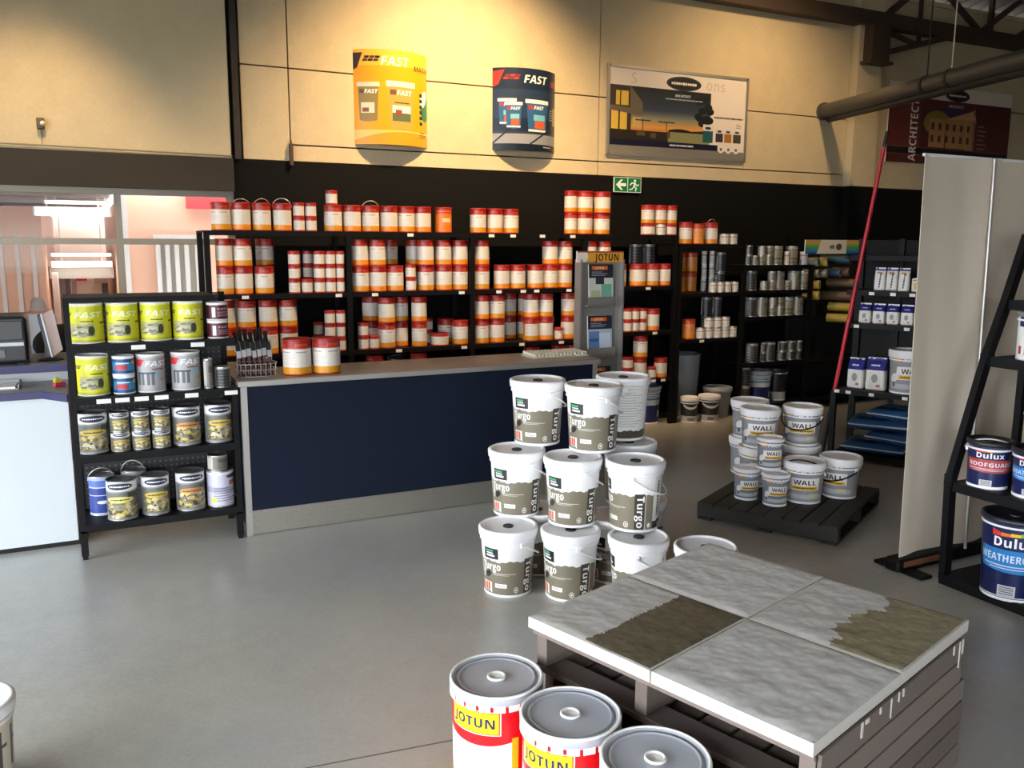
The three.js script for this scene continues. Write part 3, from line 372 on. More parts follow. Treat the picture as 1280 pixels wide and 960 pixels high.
T.turgo = canvas(2048, 700, (g, w, h) => {
  g.fillStyle = '#efeeed'; g.fillRect(0, 0, w, h); const D = '#7b7462';
  const wave = (x0, x1, y, c) => { g.fillStyle = c; g.beginPath(); g.moveTo(x0, h - 14); g.lineTo(x0, y); for (let x = x0; x <= x1; x += 12) g.lineTo(x, y + Math.sin(x * 0.021) * 7 + Math.sin(x * 0.067) * 5 - (x - x0) * 0.01); g.lineTo(x1, h - 14); g.fill(); };
  wave(560, 1560, 322, D); g.fillStyle = '#a39c8a'; g.beginPath(); g.moveTo(560, 290); g.quadraticCurveTo(700, 300, 780, 360); g.lineTo(780, 470); g.lineTo(560, 480); g.fill();
  g.fillStyle = '#15161a'; g.fillRect(740, 178, 215, 116); g.fillStyle = '#45b06a'; g.fillRect(762, 196, 120, 20); F(g, 46); g.textAlign = 'left'; g.textBaseline = 'alphabetic'; g.fillStyle = '#f2f2f2'; (g.fillStyle = '#e4e4e4', g.fillRect(775, 224, 110, 14), g.fillRect(775, 248, 130, 22));
  F(g, 112); g.fillStyle = '#f4f3ee'; g.fillText('Turgo', 700, 416, 290); g.fillStyle = '#2c2926'; g.beginPath(); g.ellipse(790, 468, 62, 34, -0.35, 0, 7); g.fill(); g.fillStyle = '#d8d4c8'; g.fillRect(700, 420, 40, 90); g.fillStyle = '#e9e6da'; g.fillRect(880, 448, 300, 5); g.fillRect(880, 464, 220, 3);
  g.fillStyle = '#efeae4'; g.fillRect(700, 556, 150, 118); g.fillStyle = '#cf5530'; g.fillRect(740, 566, 34, 90); g.fillRect(784, 566, 34, 90); g.fillRect(706, 572, 24, 84); g.fillStyle = '#4f9a94'; g.fillRect(706, 660, 130, 14); g.fillStyle = '#eeebe6'; g.fillRect(905, 562, 160, 46); lines(g, 915, 574, 140, 2, 16, '#8a8780', 6); g.strokeStyle = '#f0eee8'; g.lineWidth = 8; g.beginPath(); g.arc(1190, 632, 28, 0, 7); g.stroke(); g.fillStyle = '#f0eee8'; g.beginPath(); g.arc(1190, 632, 12, 0, 7); g.fill();
  g.fillStyle = '#3d392f'; g.fillRect(1300, 298, 130, h - 312); g.save(); g.translate(1330, 330); g.rotate(Math.PI / 2); F(g, 130); g.fillStyle = '#f4f3ee'; g.fillText('Turgo', -10, 0, 350); g.restore(); g.fillStyle = '#f0eee8'; g.fillRect(1440, 310, 6, 376); g.beginPath(); g.arc(1500, 640, 26, 0, 7); g.fill();
  // back: printed table
  g.fillStyle = '#e2dfd8'; g.fillRect(1570, 130, 430, 470); g.save(); g.translate(1620, 170); g.rotate(Math.PI / 2); F(g, 60); g.fillStyle = '#2b2924'; scrawl(g, 0, -44, 380, 46, '#2b2924'); g.restore(); g.fillStyle = '#9a968c'; for (let i = 0; i < 16; i++) g.fillRect(1690, 150 + i * 28, 260, 6); wave(1560, 2048, 600, '#3d392f'); wave(0, 560, 600, '#4a463a'); g.fillStyle = '#e8e6e0'; for (const x of [1700, 1800]) { g.beginPath(); g.arc(x, 650, 26, 0, 7); g.fill(); } lines(g, 60, 150, 420, 14, 30, '#b5b1a8', 7);
});
const wallLabel = (big) => canvas(1024, 512, (g, w, h) => {
  g.fillStyle = big ? '#939497' : '#858a94'; g.fillRect(0, 0, w, h); if (!big) { g.fillStyle = '#6f7683'; g.fillRect(0, 330, w, 182); g.fillStyle = '#e6e5e2'; g.fillRect(0, 496, w, 16); } g.fillStyle = '#b6b8bb'; g.fillRect(340, 400, 400, 60);
  g.fillStyle = '#e0a92c'; g.beginPath(); g.moveTo(380, 60); g.lineTo(470, 60); g.lineTo(450, 130); g.lineTo(372, 130); g.fill(); fast(g, 462, 128, 84, '#e9e7e2'); g.fillStyle = '#eceae6'; g.beginPath(); g.moveTo(410, 190); g.lineTo(690, 180); g.lineTo(690, 340); g.lineTo(400, 350); g.fill(); F(g, 84); g.textAlign = 'center'; g.textBaseline = 'alphabetic'; g.fillStyle = '#16171c'; g.fillText('WALL', 556, 272, 200); g.fillStyle = '#e4b322'; g.fillRect(430, 292, 244, 46); scrawl(g, 446, 302, 212, 26, '#6a5210');
  g.fillStyle = '#e6e5e4'; g.beginPath(); g.ellipse(380, 330, 40, 60, 0.4, 0, 7); g.fill(); g.fillStyle = '#55606c'; g.fillRect(360, 380, 30, 60); g.fillStyle = '#c9c5a0'; g.fillRect(600, 390, 90, 50); lines(g, 760, 120, 140, 12, 26, '#84868a', 6); lines(g, 100, 120, 180, 12, 26, '#84868a', 6);
});
T.wallBig = wallLabel(true); T.wallSmall = wallLabel(false);
const guard = (bg, band, word) => canvas(1024, 512, (g, w, h) => {
  g.fillStyle = bg; g.fillRect(0, 0, w, h); g.fillStyle = '#e9e9ec'; g.fillRect(0, 0, w, 26); g.fillStyle = band; g.beginPath(); g.moveTo(300, 190); g.lineTo(760, 190); g.lineTo(720, 330); g.quadraticCurveTo(540, 350, 320, 320); g.fill();
  const sw = ['#d23a2c', '#e8742a', '#eec42c', '#7ab648', '#3a8fd0']; sw.forEach((c, i) => { g.fillStyle = c; g.beginPath(); g.moveTo(390 + i * 50, 84 - i * 3 + (i === 0 ? -20 : 0)); g.lineTo(444 + i * 50, 84 - i * 2); g.lineTo(444 + i * 50, 104 - i * 2); g.lineTo(390 + i * 50, 108 - i * 3); g.fill(); });
  F(g, 82); g.textAlign = 'center'; g.textBaseline = 'alphabetic'; g.fillStyle = '#f2f2f4'; g.fillText('Dulux', 510, 172); F(g, 64); g.fillStyle = '#d7e2ee'; g.fillText(word, 525, 268, 430); g.fillStyle = '#c7d4e6'; g.fillRect(340, 290, 330, 8); g.fillRect(380, 308, 250, 6); g.fillStyle = '#c9c9cc'; g.fillRect(440, 420, 100, 70); g.fillStyle = '#55565c'; for (let i = 0; i < 4; i++) g.fillRect(450, 430 + i * 14, 80, 6); g.fillStyle = '#dfe3ea'; g.fillRect(0, 492, w, 6); lines(g, 60, 120, 200, 12, 28, '#51608a', 6); lines(g, 800, 120, 180, 12, 28, '#51608a', 6);
});
T.guardBlue = guard('#16204e', '#2b7fc4', 'WEATHERGUARD'); T.guardRed = guard('#1b2350', '#b5483e', 'ROOFGUARD');
T.duluxWhite = canvas(1024, 512, (g, w, h) => { g.fillStyle = '#e7e5e0'; g.fillRect(0, 0, w, h); g.fillStyle = '#1d2558'; g.beginPath(); g.moveTo(320, 40); g.lineTo(720, 40); g.lineTo(720, 150); g.quadraticCurveTo(520, 180, 320, 150); g.fill(); const sw = ['#d23a2c', '#e8742a', '#eec42c', '#7ab648', '#3a8fd0']; sw.forEach((c, i) => { g.fillStyle = c; g.fillRect(380 + i * 50, 56, 52, 22); }); F(g, 76); g.textAlign = 'center'; g.fillStyle = '#f4f4f4'; g.fillText('Dulux', 510, 146); g.fillStyle = '#2f9a4a'; g.fillRect(400, 380, 170, 90); g.fillStyle = '#a8333a'; g.fillRect(330, 370, 34, 90); lines(g, 400, 220, 200, 5, 26, '#b5b2ac', 6); });
const tubLabel = (a, b, c) => canvas(512, 256, (g, w, h) => { g.fillStyle = a; g.fillRect(0, 0, w, h * 0.5); g.fillStyle = b; g.fillRect(0, h * 0.5, w, h * 0.5); g.fillStyle = c; g.fillRect(0, h * 0.3, w, 14); lines(g, 190, 30, 120, 3, 16, '#5a626c', 6); g.fillStyle = '#e2e2e2'; g.fillRect(300, 170, 44, 44); });
T.tub = tubLabel('#c2c8cc', '#1b2258', '#3f7f9c'); T.tubBlack = canvas(512, 256, (g, w, h) => { g.fillStyle = '#2a2828'; g.fillRect(0, 0, w, h); g.fillStyle = '#b9b7b2'; g.fillRect(0, 190, w, 66); g.fillStyle = '#d6d4ce'; g.beginPath(); g.moveTo(180, 60); g.quadraticCurveTo(260, 130, 340, 60); g.lineTo(340, 84); g.quadraticCurveTo(260, 156, 180, 84); g.fill(); g.fillStyle = '#77706c'; g.fillRect(230, 210, 60, 30); });
T.cornerPail = canvas(512, 256, (g, w, h) => { g.fillStyle = '#cfc8b8'; g.fillRect(0, 0, w, h); g.fillStyle = '#4a463e'; for (let i = 0; i < 7; i++) { g.fillRect(230 + i * 40, 70, 12, 120); g.fillRect(230 + i * 40, 110, 26, 10); } });
const mats = {}; for (const k of Object.keys(T)) mats[k] = printed(T[k], /jotun|turgo|wall|guard|dulux|tub/.test(k) ? 0.32 : 0.36);

const geoCache = {};
const cached = (key, make) => geoCache[key] ??= make();
// metal tin: printed body, lid with raised rim and pressed centre, optional wire bail
function tin(name, label, r, h, m, pos, turn, group, { lid = M.tin, bail = 0, cap = false } = {}) {
  const t = thing(name, label, 'paint tin', pos, turn, group);
  part('body', cached(`tb${r},${h}`, () => mergeGeometries([new THREE.CylinderGeometry(r, r, h - 0.006, 28, 1, true, -Math.PI).translate(0, h / 2, 0), new THREE.CircleGeometry(r, 28).rotateX(Math.PI / 2).translate(0, 0.003, 0)])), m, t);
  part('lid', cached(`tl${r},${h}`, () => lathe([[r * 0.98, h - 0.012], [r * 1.02, h - 0.008], [r * 1.025, h - 0.003], [r * 1.0, h], [r * 0.95, h - 0.002], [r * 0.94, h - 0.009], [r * 0.72, h - 0.009], [r * 0.7, h - 0.004], [r * 0.66, h - 0.004], [r * 0.64, h - 0.008], [0, h - 0.008]])), lid, t);
  part('base_rim', cached(`tr${r}`, () => lathe([[r * 0.97, 0], [r * 1.02, 0.001], [r * 1.025, 0.005], [r * 1.0, 0.009], [r * 0.99, 0.004]])), lid, t);
  if (bail) { const up = bail; part('handle', cached(`th${r},${h},${up}`, () => tube([...Array(11).keys()].map((i) => { const a = Math.PI * i / 10; return [Math.cos(a) * r * 1.03, h * 0.86 + Math.sin(a) * up, Math.sin(a) * r * 0.25]; }), 0.0028, 24, 5)), M.wire, t); }
  return t;
}
// tapered plastic pail: printed body, skirted lid with plug, collar rings and drop handle
function pailThing(name, label, rt, rb, h, m, pos, turn, group, { lidM = M.whitePlastic, collar = M.whitePlastic, hand = 'drop', handM = M.whitePlastic, plug = true, lidH = 0.04, swing = 0 } = {}) {
  const t = thing(name, label, 'paint bucket', pos, turn, group), k = `${rt},${rb},${h}`;
  const seg = 44;
  part('body', cached('pb' + k, () => mergeGeometries([new THREE.CylinderGeometry(rt, rb, h - 0.012, seg, 1, true, -Math.PI).translate(0, h / 2 + 0.001, 0), new THREE.CircleGeometry(rb, seg).rotateX(Math.PI / 2).translate(0, 0.006, 0)])), m, t);
  part('foot_rim', cached('pf' + k, () => lathe([[rb * 0.95, 0], [rb * 0.995, 0], [rb * 1.012, 0.006], [rb * 1.004, 0.014], [rb * 0.98, 0.014]], seg)), collar, t);
  const R = rt + 0.009;
  const lid = part('lid', cached('pl' + k + lidH, () => lathe([[rt - 0.002, h - lidH], [R - 0.003, h - lidH], [R, h - lidH + 0.004], [R + 0.002, h - 0.012], [R, h - 0.004], [R - 0.005, h], [R - 0.012, h + 0.001], [R - 0.016, h - 0.003], [R - 0.019, h - 0.012], [R * 0.55, h - 0.012], [0, h - 0.012]], seg)), lidM, t);
  if (plug) part('spout_cap', cached('pp' + k, () => lathe([[0.026, h - 0.013], [0.026, h - 0.006], [0.022, h - 0.004], [0.019, h - 0.008], [0, h - 0.008]], 20)), plug === 'dark' ? M.darkPlastic : lidM, lid);
  part('collar', cached('pc' + k + lidH, () => mergeGeometries([0.014].map((d) => { const y = h - lidH - d, rr2 = rb + (rt - rb) * (y / h); return lathe([[rr2 - 0.001, y - 0.006], [rr2 + 0.006, y - 0.005], [rr2 + 0.006, y + 0.003], [rr2 - 0.001, y + 0.004]], seg); }))), collar, t);
  if (hand) {
    const y0 = h - lidH - 0.025, N = 16, dropped = hand === 'drop';
    const pts = [...Array(N + 1).keys()].map((i) => { const a = Math.PI * i / N, q = Math.sin(a); return dropped ? [Math.cos(a) * (R + 0.004), y0 - q * h * 0.27, q * (R + 0.008) * 0.995 + 0.0] : [Math.cos(a) * (R + 0.002), y0 + q * (lidH + 0.035), q * R * 0.55]; });
    part('handle', cached('ph' + k + hand, () => tube(pts, 0.0045, 32, 6)), handM, t).rotation.y = swing;
    for (const s of [1, -1]) part('handle_lug', cached('pg' + k + s, () => rbox(0.012, 0.026, 0.03, 0.004).translate(s * (rt + 0.004), y0, 0)), collar, t).rotation.y = swing;
  }
  return t;
}
const facing = (x, z, off = 0) => Math.atan2(-x, -z) + off;
// ================================================================ BACK RACKS
const Z0 = -6.6, ZBK = -7.04;
const BAYNAME = ['bay by window', 'second bay from window', 'third bay from window', 'fourth bay from window', 'fifth bay from window', 'sixth bay from window'];
function backRack(x0, x1, shelves, label, tags, last) {
  const t = thing('storage_rack', label, 'rack', [0, 0, 0], 0, 'black racks along the back wall'), top = shelves[0];
  for (const z of [Z0 - 0.02, ZBK + 0.02]) { part('post', box(x0 - 0.02, x0 + 0.02, 0, top, z - 0.02, z + 0.02), M.rack, t); if (last) part('post', box(x1 - 0.018, x1 + 0.018, 0, top, z - 0.02, z + 0.02), M.rack, t); }
  shelves.forEach((y, i) => {
    const s = part('shelf', [box(x0 + (i ? 0.021 : -0.02), x1 - 0.021, y - 0.012, y, ZBK + 0.001, Z0 - 0.001), box(x0 + (i ? 0.021 : -0.02), x1 - 0.021, y - 0.035, y - 0.012, Z0 - 0.018, Z0 - 0.001)], M.rack, t);
    for (const [k, x] of tags || []) if (k === i) part('price_tag', box(x - 0.025, x + 0.025, y - 0.032, y - 0.008, Z0, Z0 + 0.004), M.tagWhite, s);
  });
  part('back_brace', [bar([x0 + 0.03, 0.1, ZBK + 0.012], [x1 - 0.03, top - 0.1, ZBK + 0.012], 0.006, 0.02)], M.rack, t);
  return t;
}
backRack(0.82, 1.86, [1.78, 1.315, 0.86, 0.4, 0.08], 'black steel rack bay nearest the window, full of red-topped tins', [[1, 1.07], [1, 1.77], [2, 1.2]]);
backRack(1.86, 2.9, [1.78, 1.315, 0.86, 0.4, 0.08], 'black steel rack bay behind the counter, second from the window', [[0, 2.36], [1, 2.06], [1, 2.8], [2, 2.25], [2, 2.82]]);
backRack(2.9, 3.98, [1.78, 1.315, 0.86, 0.4, 0.08], 'black steel rack bay left of the brochure stand, third from window', [[0, 3.07], [0, 3.27], [0, 3.55], [0, 3.85], [1, 3.14], [1, 3.37], [1, 3.5], [1, 3.82], [2, 3.36], [2, 3.75], [2, 3.9]]);
backRack(3.98, 4.97, [1.78, 1.315, 0.9, 0.45], 'black steel rack bay behind the brochure stand, fourth from window', [[1, 4.66], [2, 4.75], [3, 4.75], [3, 4.86]], true);
backRack(5.02, 5.78, [1.7, 1.24, 0.8], 'narrow black rack bay with white tins above a grey bin', [[2, 5.3]]);
backRack(5.8, 6.68, [1.5, 1.25, 0.99, 0.53, 0.1], 'dark rack bay of small silver and olive tins, right of the grey bin', [], true);

// every tin: [x, kind, stack height]; kinds give radius, height, print
const K = {
  r: { n: 'paint_tin', d: 'red-topped tin', r: 0.068, h: 0.203, m: ['redTin', 'redTinB'], lid: M.redLid },
  R: { n: 'paint_tin', d: 'red-topped tin', r: 0.076, h: 0.185, m: ['redTin', 'redTinB'], lid: M.redLid },
  s: { n: 'small_tin', d: 'small red tin', r: 0.041, h: 0.105, m: ['smallTin'], lid: M.redLid },
  u: { n: 'paint_tub', d: 'squat red-lidded tub', r: 0.076, h: 0.1, m: ['smallTin'], lid: M.redLid },
  o: { n: 'paint_tin', d: 'plain orange tin', r: 0.068, h: 0.203, m: ['orangeTin'], lid: M.redLid },
  O: { n: 'paint_tin', d: 'orange-brown tin', r: 0.062, h: 0.19, m: ['orangeRow'], lid: M.redLid },
  w: { n: 'small_tin', d: 'small white tin', r: 0.046, h: 0.1, m: ['whiteTin'], lid: M.tin },
  d: { n: 'paint_tin', d: 'dark striped tin', r: 0.06, h: 0.19, m: ['darkTin'], lid: M.tin },
  D: { n: 'small_tin', d: 'small dark tin', r: 0.03, h: 0.095, m: ['darkTin'], lid: M.tin },
  v: { n: 'paint_tin', d: 'olive-grey tin', r: 0.06, h: 0.185, m: ['oliveTin', 'silverTin'], lid: M.tin },
  V: { n: 'small_tin', d: 'small olive tin', r: 0.042, h: 0.092, m: ['oliveTin', 'silverTin'], lid: M.tin },
  n: { n: 'slim_bottle_tin', d: 'slim pale tin', r: 0.026, h: 0.13, m: ['whiteTin'], lid: M.white },
  p: { n: 'paint_tin', d: 'purple-topped tin', r: 0.062, h: 0.2, m: ['purpleTin'], lid: M.darkPlastic },
};
const SHELF = { top: 'top shelf', two: 'second shelf', three: 'third shelf', four: 'fourth shelf', low: 'lowest shelf' };
const LEVEL = { 1: [''], 2: ['lower ', 'upper '], 3: ['bottom ', 'middle ', 'top '] };
function shelfRow(bay, shelf, y, list, back = false) {
  const group = 'tins on the ' + shelf + ', ' + bay;
  list.forEach(([x, k, n = 1, opt = {}], i) => {
    const q = K[k], r = opt.r ?? q.r;
    for (let j = 0; j < n; j++) {
      const z = (opt.z ?? (back ? -6.86 : Z0 - 0.015 - r)) + rr(-0.006, 0.006), m = mats[q.m[(i + j) % q.m.length]];
      const label = `${q.d}, ${LEVEL[n][j]}${n > 1 ? 'of ' : ''}${ORD[i]} ${back ? 'rear ' : ''}${n > 1 ? 'stack ' : ''}from left, ${shelf}, ${bay}`;
      tin(q.n, label, r, q.h, m, [x, y + j * (q.h + 0.001) + 0.0005, z], rr(-0.35, 0.35) + (opt.turn ?? 0), group, { lid: q.lid, bail: opt.bail && j === n - 1 ? opt.bail : 0 });
    }
  });
}
const B = BAYNAME;
shelfRow(B[0], SHELF.top, 1.78, [[0.933, 'r'], [1.078, 'r', 1, { bail: 0.055 }], [1.226, 'r', 1, { bail: 0.06 }], [1.376, 'r', 1, { bail: 0.065 }], [1.495, 's', 2], [1.586, 's', 2]]);
shelfRow(B[1], SHELF.top, 1.78, [[1.764, 'r'], [1.913, 'r'], [2.06, 'r', 1, { bail: 0.065 }], [2.21, 'r'], [2.354, 'r'], [2.495, 'r'], [2.676, 'o']]);
tin('small_tin', 'small red-topped tin standing alone on a tin, top shelf, second bay', 0.044, 0.105, mats.smallTin, [1.755, 1.985, Z0 - 0.085], 0.1, 'tins on the top shelf, second bay', { lid: M.redLid });
shelfRow(B[2], SHELF.top, 1.78, [[2.986, 'r'], [3.14, 'r'], [3.29, 'r']]);
shelfRow(B[3], SHELF.top, 1.78, [[3.868, 'R', 2, { r: 0.056 }], [4.013, 'R', 2], [4.196, 'R', 2]]);
{ // stack at the end of the top shelf: boxes below, tins on top
  const g = 'tins at the right end of the top shelf';
  for (const [x, l] of [[4.70, 'first'], [4.94, 'second']]) tin('paint_tub', `squat red-lidded tub under the tall tins, ${l} from left, top shelf end`, 0.066, 0.1, mats.smallTin, [x, 1.7805, -6.69], 0, g, { lid: M.redLid });
  tin('small_tin', 'small white-sided tin between two squat tubs, top shelf end', 0.045, 0.1, mats.whiteTin, [4.82, 1.7805, -6.66], 0, g);
  for (const [x, k, l] of [[4.692, 0.06, 'first'], [4.828, 0.058, 'second'], [4.952, 0.056, 'third']]) tin('paint_tin', `red-topped tin on the squat tubs, ${l} from left, top shelf end`, k, 0.17, mats.redTin, [x, 1.8815, -6.69], 0.2, g, { lid: M.redLid });
}
shelfRow(B[4], SHELF.top, 1.7, [[5.12, 'r', 1, { r: 0.062 }], [5.256, 'O'], [5.42, 'r', 1, { bail: 0.06 }], [5.568, 'w'], [5.671, 'w']]);
shelfRow(B[0], SHELF.two, 1.315, [[0.943, 'r', 2, { r: 0.06 }], [1.075, 'r', 2], [1.226, 'r'], [1.444, 's', 3], [1.54, 's'], [1.636, 's', 3], [1.722, 's', 3], [1.8, 's', 3, { r: 0.034 }]]);
shelfRow(B[0], SHELF.two, 1.315, [[1.0, 'r', 1], [1.27, 'r', 2], [1.5, 's', 3], [1.6, 's', 3], [1.71, 's', 3]], true);
shelfRow(B[1], SHELF.two, 1.315, [[1.966, 'r', 2], [2.109, 'r', 2, { turn: 0.3 }], [2.255, 'r'], [2.378, 's', 2], [2.516, 'r', 2], [2.672, 'r', 2], [2.82, 'r', 2]]);
shelfRow(B[1], SHELF.two, 1.315, [[2.05, 'r', 2], [2.27, 'r', 2], [2.48, 'r', 2], [2.66, 'r', 1]], true);
shelfRow(B[2], SHELF.two, 1.315, [[3.015, 'r', 2], [3.206, 'r', 1, { turn: 0.5 }], [3.355, 'r'], [3.525, 'r', 1, { turn: 0.4 }], [3.675, 'r', 2], [3.822, 'r', 2]]);
shelfRow(B[2], SHELF.two, 1.315, [[3.1, 'r', 1], [3.55, 'r', 1]], true);
shelfRow(B[3], SHELF.two, 1.315, [[4.07, 'r', 2], [4.215, 'r', 2], [4.39, 'r'], [4.6, 'r', 1, { r: 0.075 }], [4.752, 'r', 1, { r: 0.066 }], [4.886, 'r', 1, { r: 0.06 }]]);
shelfRow(B[3], SHELF.two, 1.315, [[4.68, 'd', 2], [4.84, 'd', 2]], true);
shelfRow(B[4], SHELF.two, 1.24, [[5.449, 'w', 1, { r: 0.036 }], [5.538, 'w', 1, { r: 0.038 }], [5.63, 'w', 1, { r: 0.038 }], [5.72, 'w', 1, { r: 0.036 }]]);
shelfRow(B[4], SHELF.two, 1.24, [[5.2, 'O', 2], [5.34, 'O', 2], [5.5, 'n', 3], [5.6, 'n', 3], [5.7, 'd', 2, { r: 0.05 }]], true);
shelfRow(B[0], SHELF.three, 0.86, [[0.94, 'r', 2], [1.087, 'r', 2], [1.244, 'r', 2], [1.395, 'r', 2], [1.71, 's', 3], [1.795, 's', 3, { r: 0.038 }]]);
shelfRow(B[0], SHELF.three, 0.86, [[1.67, 's', 2], [1.78, 's', 2]], true);
shelfRow(B[1], SHELF.three, 0.86, [[1.975, 's', 2], [2.062, 's'], [2.178, 'r', 2], [2.32, 'r', 2, { r: 0.06, z: -6.75 }], [2.455, 'r', 2, { r: 0.062 }], [2.634, 'u'], [2.82, 'r']]);
shelfRow(B[1], SHELF.three, 0.86, [[2.1, 'r', 2], [2.6, 's', 2], [2.76, 'r']], true);
shelfRow(B[2], SHELF.three, 0.86, [[3.015, 'r', 2, { r: 0.06 }], [3.16, 'r', 2], [3.49, 'r', 2, { turn: 0.6 }], [3.633, 'r', 2], [3.752, 's'], [3.868, 'r', 2]]);
shelfRow(B[2], SHELF.three, 0.86, [[3.06, 'r', 2], [3.36, 'r', 2], [3.52, 'r', 2], [3.78, 's', 2]], true);
shelfRow(B[3], SHELF.three, 0.9, [[4.479, 's', 2, { r: 0.038 }], [4.559, 's', 2, { r: 0.038 }], [4.641, 's', 2, { r: 0.038 }], [4.77, 'r']]);
shelfRow(B[3], SHELF.three, 0.9, [[4.52, 's', 3], [4.68, 'r', 1], [4.85, 'd', 1]], true);
shelfRow(B[4], SHELF.three, 0.8, [[5.2, 'O', 1], [5.325, 'w', 1], [5.425, 'w', 2], [5.522, 'w', 2], [5.62, 'w', 2], [5.716, 'w', 1]]);
shelfRow(B[4], SHELF.three, 0.8, [[5.55, 'd', 2, { r: 0.05 }], [5.68, 'd', 2, { r: 0.05 }]], true);
shelfRow(B[1], SHELF.four, 0.4, [[2.07, 'r', 2, { r: 0.075 }], [2.445, 'r', 2]]);
shelfRow(B[2], SHELF.four, 0.4, [[3.5, 'r', 2], [3.77, 'r', 2], [3.9, 'r', 2, { r: 0.055 }]]);
shelfRow(B[3], SHELF.four, 0.45, [[4.5, 's', 2, { r: 0.05 }], [4.645, 'r', 2], [4.765, 's', 1], [4.88, 'R', 1, { r: 0.062 }]]);
shelfRow(B[5], SHELF.top, 1.5, [[5.876, 'D', 2], [5.954, 'V', 1, { r: 0.033 }], [6.044, 'V', 2], [6.142, 'V', 2], [6.252, 'v'], [6.363, 'n', 1], [6.454, 'v'], [6.6, 'n', 1, { r: 0.04 }]]);
shelfRow(B[5], SHELF.two, 1.25, [[5.936, 'd'], [6.101, 'V', 1], [6.195, 'V', 2], [6.3, 'v', 1, { r: 0.052 }], [6.395, 'V', 1, { r: 0.037 }], [6.5, 'v'], [6.615, 'v', 1, { r: 0.048 }]]);
shelfRow(B[5], SHELF.three, 0.99, [[5.954, 'd'], [6.09, 'v'], [6.215, 'V', 2], [6.316, 'V', 2], [6.43, 'v'], [6.57, 'v']]);
shelfRow(B[5], SHELF.four, 0.53, [[5.995, 'd'], [6.121, 'D', 2], [6.22, 'd'], [6.39, 'D', 2, { r: 0.05 }], [6.51, 'D', 2, { r: 0.05 }], [6.605, 'D', 2]]);
shelfRow(B[5], SHELF.low, 0.1, [[5.92, 'd', 2]]);
{ // coil of wire on the fourth shelf, seen over the counter
  const t = thing('wire_coil', 'coil of grey wire on a red-topped tin stack level behind the counter', 'coil', [2.27, 0.4, -6.72]);
  const pts = []; for (let i = 0; i <= 96; i++) { const a = i / 96 * Math.PI * 16; pts.push([Math.cos(a) * (0.075 + 0.004 * Math.sin(i)), 0.02 + i / 96 * 0.37, Math.sin(a) * 0.075]); }
  part('strand', tube(pts, 0.006, 260, 5), M.wire, t); part('core', new THREE.CylinderGeometry(0.055, 0.055, 0.38, 20).translate(0, 0.19, 0), M.blackMatt, t);
}
// things on the floor under the racks
pailThing('paint_tub', 'white and navy paint tub on the floor under the fourth bay', 0.14, 0.128, 0.36, mats.tub, [4.8, 0, -6.79], -0.1, 'pails on the floor under the racks', { lidM: M.greyLid, hand: null });
pailThing('paint_tub', 'white and navy paint tub on the sixth bay lowest shelf', 0.135, 0.12, 0.33, mats.tub, [6.17, 0.1, -6.76], -0.1, 'pails on the floor under the racks', { lidM: M.greyLid, hand: null });
pailThing('paint_tub', 'black tub on the sixth bay lowest shelf, right of navy one', 0.11, 0.1, 0.34, mats.tubBlack, [6.44, 0.1, -6.78], 2.6, 'pails on the floor under the racks', { lidM: M.darkPlastic, hand: null });
pailThing('paint_tub', 'black and white tub before the grey bin, nearer the brochure stand', 0.083, 0.08, 0.245, mats.tubBlack, [5.19, 0, -6.61], -0.5, 'pails on the floor under the racks', { lidM: M.white, hand: null, plug: false });
pailThing('paint_tub', 'black and white tub before the grey bin, beside the grey bucket', 0.098, 0.09, 0.255, mats.tubBlack, [5.4, 0, -6.57], -0.5, 'pails on the floor under the racks', { lidM: M.white, hand: null, plug: false });
pailThing('bucket', 'plain grey bucket on the floor right of the grey bin', 0.135, 0.11, 0.3, M.greyPlastic, [5.62, 0, -6.72], 0, 'pails on the floor under the racks', { lidM: M.greyLid, collar: M.greyPlastic, hand: null });
{
  const t = thing('waste_bin', 'tall smooth grey bin on the floor below the narrow rack bay', 'bin', [5.36, 0, -6.92]);
  part('body', lathe([[0, 0], [0.11, 0], [0.118, 0.01], [0.148, 0.62], [0.143, 0.62], [0.112, 0.02], [0, 0.02]], 36), std('#7b7e82', 0.5), t); part('rim', new THREE.TorusGeometry(0.147, 0.008, 8, 36).rotateX(Math.PI / 2).translate(0, 0.62, 0), std('#6c6f73', 0.5), t);
}
